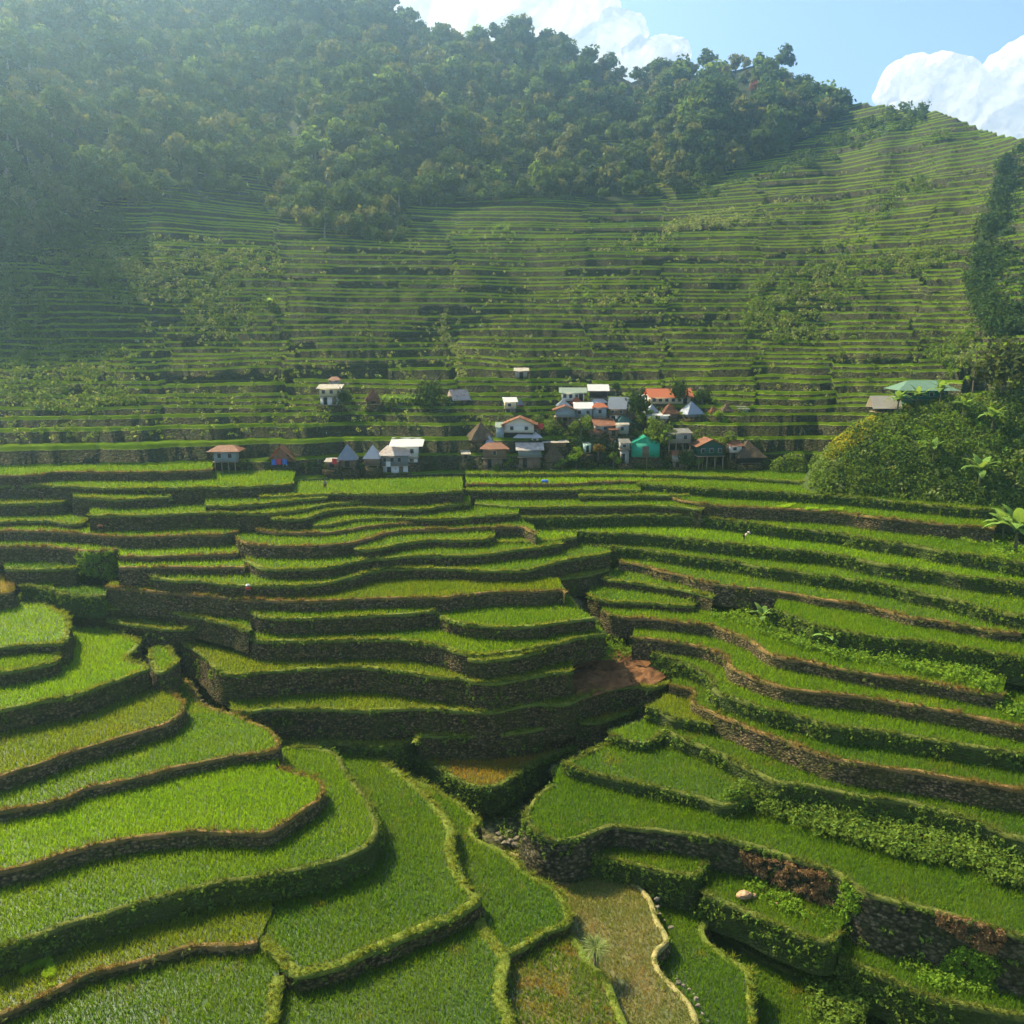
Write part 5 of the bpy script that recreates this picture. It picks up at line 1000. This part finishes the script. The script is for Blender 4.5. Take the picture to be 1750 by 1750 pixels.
# name|roof kind|x0,x1 of walls|overhang px|y ridge,eave,floor,base|wall,roof,under|windows,door|turn|label
HS = """
stilt_house|hip|367,403|10|762,771,789,818|bgrey,rust,posts|2,0|.08|grey stilt house with a flat rusty roof, farthest left of the village
hut|gy|461,500|5|763,789,799,803|dark,thatchr,none|0,0|.05|tall peaked rusty brown hut beside coloured laundry, left group
hut|pyr|579,608|4|760,786,798,803|wood,tin,none|0,1|.1|blue grey tin pyramid hut, left one of the neighbouring pair
hut|pyr|623,648|3|761,784,795,799|wood,silver,none|0,0|-.05|pale grey tin pyramid hut squeezed against the rusty white roofed house
shed|shed|556,578|2|785,789,799,802|wood,beige,none|0,1|0|low lean to shed left of the blue grey pyramid hut
house|hip|652,698|7|763,778,795,808|grey,rustw,lower:pale|3,1|.06|house under a half rusted white roof at the right of the left group
house|shed|676,714|10|752,762,782,790|pale,white,lower:pale|2,0|.02|pale house with a long white roof behind the half rusted one
tower_house|hip|563,580|3|644,650,664,666|conc,rust,none|0,0|.05|small grey upper room with an orange roof on the cream house
house|shed|547,580|5|658,664,677,692|cream,beige,lower:pale|2,1|.05|cream two storey house standing alone at the upper left
hut|pyr|627,650|3|665,685,690,693|wood,thatchr,none|0,1|.2|brown peaked hut beside the row of bananas
hut|gx|775,801|4|666,684,690,694|wood,rustw,none|0,0|.5|streaky tin roofed hut right of the tall dark tree
shed|shed|881,901|3|629,634,647,649|conc,beige,none|0,1|0|lone grey shed highest up among the terraces
house|shed|863,882|3|680,687,698,708|cream,white,lower:conc|1,1|.1|narrow cream house with a small white roof at the village top left
hut|pyr|885,893|2|681,692,699,700|red,tin,none|0,0|0|tiny dark red hut with a pointed tin cap
gable_house|gy|862,912|7|713,726,739,753|pale,rust,lower:dark|2,0|-.05|white gabled house with two square windows in the upper village
annex|shed|848,861|2|723,730,750,753|bgrey,greenr,none|0,0|.0|grey side wing left of the white gabled house
hut|pyr|808,845|6|722,752,756,757|wood,thatch,none|0,0|.3|broad brown thatched hut at the left of the village
hut|pyr|828,846|2|744,763,766,768|wood,silver,none|0,0|.1|little white tin pyramid hut by the broad thatched one
house|hip|825,866|5|758,767,783,801|wood,rust,lower:wood|1,0|.03|brown two storey house with a rusty roof, front row left
house|hip|884,920|7|738,748,757,760|pale,white,none|3,0|.02|low house under a bright white hipped roof
house|gx|886,925|5|758,769,781,800|grey,rustw,lower:wood|0,1|.04|front row house with a patched white and rust roof
hut|pyr|932,962|3|759,783,788,790|wood,thatch,none|0,0|.2|squat thatched hut right of the patched roof
shed|shed|932,968|5|752,756,763,765|wood,beige,none|0,0|.1|long low shed roof above the squat thatch
house|gx|960,998|5|663,671,685,690|pale,greenr,none|3,1|-.05|house with a pale green roof at the top of the village centre
shelter|shed|1008,1037|4|658,668,680,690|dark,white,posts|0,0|-.05|open shelter under a bright white sheet roof, topmost in the centre
hut|pyr|1022,1038|2|667,681,686,688|wood,thatchr,none|0,0|.2|pointed thatched hut under the white shelter
hut|pyr|954,974|2|682,694,698,700|wood,tin,none|0,0|.1|grey pointed tin hut at the left of the centre roofs
house|gy|950,982|6|693,701,712,724|bgrey,rust,posts|0,0|.0|wide low gabled house on stilts in the village centre
hut|pyr|978,996|2|677,690,693,695|red,orange,none|0,0|.2|small pointed orange red hut among the centre roofs
house|shed|983,1012|3|689,698,712,720|bgrey,white,lower:wood|2,0|-.02|blue grey house with a brilliant white roof in the centre
house|hip|1014,1034|4|680,688,692,694|pale,white,none|2,0|.05|small house with a white hipped roof above the orange one
house|hip|1014,1036|3|689,696,712,721|bgrey,orange,lower:pale|1,0|.0|grey house with an orange hipped roof in the centre
house|gx|1040,1068|3|679,699,709,720|wood,tin,lower:pale|2,0|-.35|gabled house with a blue and white streaked tin roof
hut|pyr|1058,1082|3|696,714,718,720|wood,thatch,none|0,0|.1|brown thatched pyramid below the streaked tin gable
hut|pyr|1057,1080|3|709,723,728,731|wood,teal,none|0,0|.2|dark teal pointed roof hut in the centre
house|shed|1018,1050|4|717,727,738,742|conc,rust,none|1,0|.1|house with a slanting rusty roof below the centre cluster
house|shed|1052,1074|1|724,726,741,746|conc,beige,none|1,0|-.1|bare concrete house beside the slanting rusty roof
shed|hip|1008,1030|3|732,739,744,746|wood,rust,none|0,0|.0|small rusty shed above the orange leaved tree
long_house|gx|1112,1180|5|665,679,690,694|cream,orange,none|5,1|.03|long cream house with an orange roof
shed|shed|1089,1106|3|675,682,690,692|pale,white,none|1,0|.0|small white roofed shed left of the long cream house
hut|pyr|1108,1125|2|691,705,709,711|wood,silver,none|0,0|.2|silver pointed hut behind the flat white roofs
shed|shed|1106,1142|3|705,710,716,719|pale,white,none|0,1|.0|low shed with a long flat white roof
hut|pyr|1135,1160|3|689,707,711,713|wood,thatchr,none|0,0|.1|purplish brown thatched pyramid hut below the long cream house
hut|pyr|1174,1203|3|686,708,712,715|grey,silver,none|0,0|.35|bright silver pyramid hut standing apart on the right
hut|pyr|1234,1254|3|689,706,711,713|wood,thatch,none|0,0|.15|brown thatched hut with a low wall at the upper right of the village
shed|shed|1263,1279|2|695,699,709,710|grey,conc,none|1,0|.1|dark grey shed, last building at the upper right
green_house|gy|1079,1127|2|746,758,781,784|emer,emer,none|0,2|-.02|emerald green gabled house with a brown door in the front row
house|shed|1142,1180|3|735,740,756,774|conc,conc,posts|2,0|.05|grey concrete house with plants on its flat roof
outhouse|shed|998,1010|1|757,760,773,775|lblue,greenr,none|0,1|.1|tiny pale green outhouse in the bushes
house|gy|1192,1237|6|750,763,779,806|dgreen,rust,posts|3,0|.12|dark green house on posts with a rust red roof and veranda
house|shed|1247,1267|3|755,762,773,785|pale,rust,lower:wood|1,1|.08|small pale house with a rust roof right of the dark green one
hut|pyr|1263,1305|5|754,782,791,794|dark,thatch,none|0,0|.1|thatched hut with a dark dormer at the right end of the front row
house|shed|1060,1076|2|752,757,768,792|conc,conc,lower:conc|1,1|.05|small bare stone house just left of the emerald house
shed|shed|1041,1056|2|729,734,745,748|wood,rust,none|0,1|.1|brown shed below the slanting rusty roof
shed|shed|906,924|3|728,733,741,745|wood,rust,none|1,0|.1|rusty lean to on the right side of the white gabled house
hut|pyr|972,990|3|713,727,731,734|wood,thatch,none|0,0|.2|low thatched hut in the shade of the stilt gabled house
shed|gx|1150,1176|3|771,778,788,799|conc,rust,lower:wood|1,1|.0|rusty roofed shed in front of the grey concrete house
hut|pyr|1214,1228|2|694,707,711,713|wood,thatchr,none|0,0|.1|small brown hut between the silver pyramid and the thatched hut
shed|shed|790,803|2|772,776,784,790|wood,beige,none|0,1|.1|tiny shed at the left edge of the central village
"""
def window(x, y, z, ww, hh, par):
    w_ = mk('window', boxm(x-ww/2-.07, x+ww/2+.07, y-.05, y+.02, z-hh/2-.07, z+hh/2+.07), HC['frame'], par)
    mk('pane', boxm(x-ww/2, x+ww/2, y-.09, y-.04, z-hh/2, z+hh/2), HC['glass'], w_)
def house(line, surf):
    nm, rk, xx, ov, yy, cols, wd, rz, lab = line.split('|'); x0, x1 = map(float, xx.split(',')); ov = float(ov); yr, ye, yf, yb = map(float, yy.split(','))
    wall, rf, und = cols.split(','); nw, nd = map(int, wd.split(',')); rz = float(rz); xc = (x0+x1)/2
    p = surf(xc, min(yb, 801) if surf is hill_pt else yb); D = p[1] - (.0 if surf is not hill_pt else .5)
    s = D/F; w = (x1-x0)*s; zz = lambda y: float(m_of(y))*D + CZ
    e = empty(nm, (p[0]*D/p[1], D, zz(yb)), lab, {'hut': 'hut', 'shed': 'shed', 'stilt_house': 'house'}.get(nm, nm.replace('_', ' ').replace('tower ', '').replace('long ', '').replace('gable ', '').replace('green ', '')), 'buildings of the village', rz)
    z0 = zz(yb); fl = zz(yf)-z0; ev = zz(ye)-z0; rd = zz(yr)-z0
    d = min(max(w*.8, 2.2), 5.5); 
    if rk == 'pyr': d = w
    if rk == 'shed': d = min(d, 3.5)
    # walls, placed so that the front face is at y = 0 of the pixel depth
    y0, y1 = 0, d
    wl = mk('wall', boxm(-w/2, w/2, y0, y1, fl, ev+(.05 if rk != 'gy' else 0)), HC[wall], e)
    if rk == 'gy':
        bm = bmesh.new(); q = [(-w/2, .02), (w/2, .02), (0, .02)]; vs = [bm.verts.new(c) for c in ((-w/2, .02, ev), (w/2, .02, ev), (0, .02, rd-.1), (-w/2, .2, ev), (w/2, .2, ev), (0, .2, rd-.1))]
        for f in ((0, 1, 2), (3, 5, 4), (0, 3, 4, 1), (1, 4, 5, 2), (2, 5, 3, 0)): bm.faces.new([vs[i] for i in f])
        bm_obj('gable', bm, HC[wall if wall != 'dark' else 'thatchr'], e)
    o = ov*s
    th = .28 if 'thatch' in rf else .07
    bm = roof(rk, w, d, rd-ev+ (0 if rk != 'shed' else .0), o, th); bm_obj('roof', bm, HC[rf], e, (0, d/2, ev), sub=4 if 'thatch' in rf else (3 if rk in ('pyr', 'gx', 'hip') else 2), jit=.16 if 'thatch' in rf else .014, seed=x0)
    if und == 'posts':
        npst = 4 if w > 3.4 else 3
        for k in range(npst):
            for yy_ in (y0+.1, y1-.1): x = -w/2+.12+(w-.24)*k/(npst-1); mk('post', boxm(x-.1, x+.1, yy_-.1, yy_+.1, -1.5, fl), HC['post'], e)
        mk('floor_beam', boxm(-w/2-.3, w/2+.3, y0-.25, y1+.1, fl-.16, fl-.003), HC['post'], e)
    elif und.startswith('lower'):
        mk('lower_wall', boxm(-w/2+.12, w/2-.12, y0+.12, y1-.1, -1.0, fl-.003), HC[und[6:]], e); mk('floor_beam', boxm(-w/2-.2, w/2+.2, y0-.25, y1, fl-.1, fl-.004), HC['post'], e)
        for k in range(2 if w > 2 else 1):
            x = (-.22+.45*k)*w; mk('door', boxm(x-.38, x+.38, y0+.06, y0+.13, .05, min(fl-.25, 1.9)), HC['dark' if k == 0 else 'wood'], e)
    else:
        if fl > .15:
            for k in (-1, 1):
                for yy_ in (y0+.3, y1-.3): mk('post', boxm(k*w*.38-.12, k*w*.38+.12, yy_-.12, yy_+.12, -1, fl), HC['post'], e)
            mk('floor_beam', boxm(-w*.46, w*.46, y0+.1, y1-.1, fl-.14, fl-.003), HC['post'], e)
    hh = ev-fl
    for k in range(nw):
        x = (-.5+(k+.5)/(nw))*w*(1 if nd != 1 else .8)+(0 if nd != 1 else -.1*w); window(x, y0, fl+hh*.56, min(.62, w/nw*.42), min(.75, hh*.42), e)
    if nd and not und.startswith('lower'):
        x = (.36*w if nd == 1 and nw else 0); dw = min(.42, w*.2) if nd == 1 else w*.115; mk('door', boxm(x-dw, x+dw, y0-.04, y0+.03, fl+.02, fl+min(hh*.84, 2.1)), HC['wood' if nd == 2 else 'dark'], e)
    mk('plinth', boxm(-w/2-.5, w/2+.5, y0-.6, y1+.6, -2.6, -.02 if fl < .3 or und != 'none' else -.02), WALL_G, e)
    return e
for l in HS.strip().splitlines(): house(l, hill_pt)
hk2 = lambda x, y: hk_pt(x, y) if False else np.array([(float(xr_of(x, y))-875)/XREF*151, 151, float(m_of(y))*151+CZ])
house("pavilion|hip|1546,1616|15|651,667,683,692|pwall,pgreen,lower:pwall|4,0|-.12|green pavilion with a wide hipped roof on the hillock", hk2)
house("shelter|gx|1497,1530|8|677,698,704,714|dark,beige,posts|0,0|-.1|open shelter with a pale sheet roof left of the green pavilion", hk2)
# small village things
def post(p, h, r, label, name='wooden_pole', cat='pole', group=None, mat=None):
    V, Fq, T = join([tube([(0, 0, -.5), (.02, 0, h*.5), (.06, .03, h)], [r, r*.9, r*.7], 6)]); o = mesh_np(name, V, Fq, mat or HC['post'], loc=p, attr={'tone': T}); tag(o, label, cat, group); return o
post(hill_pt(1105, 800), 6.2, .07, 'thin pole standing in front of the emerald house')
post(hill_pt(1200, 801), 3.4, .09, 'pole at the veranda corner of the dark green house')
post(hk2(1662, 668), 6.5, .10, 'leaning utility pole behind the hillock, beside the big dark tree')
post(ter_at(1053, 950), 4.2, .07, 'thin pole topped with dry leaves at the head of the gully')
for i, (x, y, h) in enumerate([(355, 868, 1.3), (442, 866, 1.6), (456, 864, 1.1), (466, 864, .8), (474, 863, .9), (486, 858, 1.2)]): post(ter_at(x, y), h, .18, 'charred stump on the small terrace rim below the left houses', 'stump', 'stump', 'stumps below the left houses', BARK)
post(ter_at(585, 868), .9, .08, 'single short stake on the curved terrace below the left houses', 'stake', 'stake', None, BARK)
def cloth(p, w, h, mat, label, name='laundry', cat='laundry', group=None):
    g = np.random.default_rng(int(p[0]*7) & 255); V = []; n = 6
    for i in range(n+1):
        for j in range(3): V.append((-w/2+w*i/n, .08*math.sin(i*1.7+j), h*j/2))
    for v in list(V): V.append((v[0], v[1]+.04, v[2]))
    m = (n+1)*3; Fq = [(i*3+j, (i+1)*3+j, (i+1)*3+j+1, i*3+j+1) for i in range(n) for j in (0, 1)]; Fq += [tuple(m+q for q in reversed(f)) for f in Fq]
    o = mesh_np(name, np.array(V), np.array(Fq), mat, loc=p); tag(o, label, cat, group)
for x, y, mt, lb in [(473, 797, 'blue', 'blue laundry, left of the two blue pieces under the rusty brown hut'), (481, 796, 'cloth', 'red laundry hanging between the blue pieces under the brown hut'), (491, 796, 'blue', 'blue laundry, right of the red piece under the brown hut'), (924, 735, 'cloth', 'bright red cloth hanging right of the white gabled house'), (666, 800, 'pale', 'white washing beside the half rusted roofed house'), (575, 795, 'cloth', 'red cloth under the blue grey pyramid hut')]:
    p = hill_pt(x, min(y, 800)); p = p + np.array([0, -1.8, .5]); cloth(p, .9, 1.0, HC[mt], lb)
mesh = boxm(-.6, .6, -.35, .35, -.1, .55); o = mesh_np('bundle', *mesh[:2], HC['blue'], loc=ter_at(931, 825)); tag(o, 'blue plastic bundle on the terrace rim below the village', 'bundle')
bv = o.modifiers.new('bevel', 'BEVEL'); bv.width = .2; bv.segments = 3
# seedling beds
def bed(px, label, z):
    P = parse_pts(px); X, Y = at_z(P[:, 0], P[:, 1], z); poly = np.stack([X, Y], 1); lo, hi = poly.min(0), poly.max(0); g = np.random.default_rng(3)
    q = lo + g.random((9000, 2))*(hi-lo); q = q[in_poly(q[:, 0], q[:, 1], poly)]; V, Fq, T = blades(np.c_[q, np.full(len(q), z+CZ-.05)][fbm(q[:,0]/1.2, q[:,1]/1.2, 3, 2) > -.05], .34, .07, 4, .8, 3)
    o = mesh_np('seedling_bed', V, Fq, SEED, attr={'tone': T}); o['kind'] = 'stuff'; tag(o, label)
SEED = leaf_mat('seedlings', (.24, .40, .02), (.30, .46, .03), None, .5, .5)
bed('1328,867 1358,862 1362,867 1332,869', 'pale seedling bed, left of two on the right hand terrace', TER['F15R']['z']); bed('1376,869 1440,869 1440,875 1378,872', 'longer pale seedling bed, right of two on the right hand terrace', TER['F15R']['z'])
bed('40,1655 60,1640 80,1638 92,1655 90,1685 60,1695 38,1690', 'square patch of yellow green seedlings at the lower left', TER['N9']['z'])
# people working on the terraces (a body grown from one skeleton, clothes as its child)
def person(p, sc, rz, bend, top, label, hat=None):
    e = empty('person', p, label, 'person', None, rz); e.scale = (sc,)*3; c, s = math.cos(bend), math.sin(bend)
    def T(x, y, z):      # rotate the upper body forward (towards -y) about the hip
        y2, z2 = y, z-.92; return (x, y2*c - z2*s, y2*s + z2*c + .92)
    J = [T(0, 0, .92), T(0, 0, 1.15), T(0, 0, 1.38), T(0, 0, 1.5), T(0, -.02, 1.62), T(0, -.02, 1.74),
         T(.2, 0, 1.38), T(.27, -.05, 1.1), T(.26, -.25, .9), T(-.2, 0, 1.38), T(-.27, -.05, 1.1), T(-.26, -.25, .9),
         (.1, 0, .9), (.12, -.03, .48), (.13, .02, .05), (.13, -.14, .02), (-.1, 0, .9), (-.14, -.05, .48), (-.15, .02, .05), (-.15, -.14, .02)]
    E = [(0, 1), (1, 2), (2, 3), (3, 4), (4, 5), (2, 6), (6, 7), (7, 8), (2, 9), (9, 10), (10, 11), (0, 12), (12, 13), (13, 14), (14, 15), (0, 16), (16, 17), (17, 18), (18, 19)]
    Rr = [.14, .13, .15, .06, .095, .07, .07, .05, .035, .07, .05, .035, .1, .07, .045, .035, .1, .07, .045, .035]
    def grow(name, idx, rr, mat):
        m = {k: n for n, k in enumerate(idx)}; me = bpy.data.meshes.new(name); me.from_pydata([J[k] for k in idx], [(m[a], m[b]) for a, b in E if a in m and b in m], [])
        o = bpy.data.objects.new(name, me); COL.objects.link(o); o.parent = e; o.modifiers.new('skin', 'SKIN'); ss = o.modifiers.new('sub', 'SUBSURF'); ss.levels = ss.render_levels = 1
        for k, n in m.items(): me.skin_vertices[0].data[n].radius = (rr[k], rr[k]*.85)
        me.skin_vertices[0].data[0].use_root = True; me.materials.append(mat); return o
    grow('body', list(range(20)), Rr, SKIN); grow('shirt', [1, 2, 6, 7, 9, 10], [q+.03 for q in Rr], top); grow('trousers', [0, 12, 13, 16, 17], [q+.025 for q in Rr], HC['dark'])
    hp_ = T(0, -.02, 1.72)
    if hat: V, Fq = tube([hp_, (hp_[0], hp_[1]-.05*s, hp_[2]+.06), (hp_[0], hp_[1]-.12*s, hp_[2]+.17)], [.27, .2, .03], 10); mesh_np('hat', V, Fq, HC[hat], e)
SKIN = m_soil('skin', (.20, .11, .07), (.26, .15, .10), 3, .05); ORC = m_paint('orange_cloth', (.62, .18, .05), (.5, .12, .04), .3)
def rim_pt(x, y): return ter_at(x, y-3)
person(rim_pt(172, 914), 1.12, .5, 1.0, ORC, 'person in orange bending over the rice on the long left terrace')
person(rim_pt(200, 940), 1.1, -.4, 1.15, HC['cloth'], 'person in red stooping at the end of the left edge terrace', 'pale')
person(ter_at(425, 1022), 1.12, .2, .25, HC['cloth'], 'person in red standing on the rim by the stone corner', 'pale')
person(hill_pt(556, 800)+np.array([0, -3.0, -3.4]) if False else ter_at(556, 838), 1.1, 0, .05, HC['grey'], 'person in grey standing on the rim below the left houses')
person(ter_at(1271, 926), 1.1, 1.2, .9, HC['beige'], 'person in pale clothes bending in the wide bright right hand terrace', 'beige')
person(ter_at(816, 838), 1.0, .3, .1, HC['pale'], 'person in white standing on the terrace right of the stair path')
# ------------------------------------------------------------------ clouds and haze
def cloud(name, label, blobs, D, seed):
    """cumulus: overlapping billows, each displaced in several octaves"""
    bm = bmesh.new(); g = np.random.default_rng(seed)
    allb = []
    for (x, y, r) in blobs:
        allb.append((x, y, r, 0))
        for k in range(7):
            a = g.random()*6.28; q = r*(.45+.5*g.random()); allb.append((x+math.cos(a)*q, y+math.sin(a)*q*.8, r*(.28+.3*g.random()), (g.random()-.6)*r))
    for (x, y, r, dz) in allb:
        u, b, c = ray(x, y); t = (D + dz*D/F)/b; p = Vector((u*t, b*t, c*t+CZ)); R = r*D/F
        bmesh.ops.create_icosphere(bm, subdivisions=4, radius=R, matrix=Matrix.Translation(p))
    me = bpy.data.meshes.new(name); bm.to_mesh(me); bm.free()
    o = bpy.data.objects.new(name, me); COL.objects.link(o)
    rm = o.modifiers.new('join', 'REMESH'); rm.mode = 'VOXEL'; rm.voxel_size = D/F*1.9; rm.use_smooth_shade = True
    for sc_, st in ((46, 12), (16, 5.5), (6, 2.2), (2.6, .8)):
        tx = bpy.data.textures.new('billow', 'CLOUDS'); tx.noise_scale = sc_*D/F; tx.noise_depth = 2
        dm = o.modifiers.new('billow', 'DISPLACE'); dm.texture = tx; dm.texture_coords = 'GLOBAL'; dm.strength = st*D/F; dm.mid_level = .5
    me.materials.append(CLOUD); tag(o, label, 'cloud'); return o
k = NT('cloud_white'); df = k.n('BsdfDiffuse'); df.inputs[0].default_value = (.95, .95, .95, 1); tl = k.n('BsdfTranslucent'); tl.inputs[0].default_value = (.97, .97, .97, 1)
mx = k.n('MixShader'); mx.inputs[0].default_value = .55; k.l(df.outputs[0], mx.inputs[1]); k.l(tl.outputs[0], mx.inputs[2]); tr_ = k.n('BsdfTransparent'); m2 = k.n('MixShader'); m2.inputs[0].default_value = .22; k.l(mx.outputs[0], m2.inputs[1]); k.l(tr_.outputs[0], m2.inputs[2]); k.l(m2.outputs[0], k.out.inputs[0]); CLOUD = k.m
cloud('cloud', 'billowing white cumulus above the terraced ridge at the right', [(1545, 150, 42), (1570, 128, 32), (1600, 160, 60), (1640, 150, 42), (1680, 175, 55), (1720, 145, 50), (1760, 130, 60), (1820, 160, 90), (1700, 230, 60), (1620, 200, 50), (1780, 230, 70), (1535, 170, 22), (1560, 185, 40), (1750, 175, 60)], 3600, 3)
cloud('cloud', 'tall grey white cloud bank rising behind the forested ridge', [(700, -30, 60), (780, 10, 70), (850, 30, 75), (900, -20, 70), (960, 30, 70), (1010, 10, 45), (1030, 60, 45), (1060, 60, 36), (1082, 48, 20), (1000, 100, 60), (1080, 105, 36), (1130, 100, 34), (1155, 95, 24), (880, 90, 80), (740, 60, 60)], 3900, 5)
# aerial haze in one closed box round everything but the sky and the clouds
bm = bmesh.new(); bmesh.ops.create_cube(bm, size=1)
me = bpy.data.meshes.new('haze'); bm.to_mesh(me); bm.free(); hz = bpy.data.objects.new('haze', me); COL.objects.link(hz)
hz.scale = (1500, 1300, 420); hz.location = (0, 560, 0-1+210-8); hz['kind'] = 'stuff'; tag(hz, 'thin blue haze filling the valley')
hm = bpy.data.materials.new('haze'); hm.use_nodes = True; t_ = hm.node_tree; t_.nodes.clear(); ou = t_.nodes.new('ShaderNodeOutputMaterial'); pv = t_.nodes.new('ShaderNodeVolumePrincipled')
pv.inputs['Color'].default_value = (.50, .78, 1.0, 1); pv.inputs['Density'].default_value = .00060; pv.inputs['Anisotropy'].default_value = .83
t_.links.new(pv.outputs[0], ou.inputs['Volume']); me.materials.append(hm)
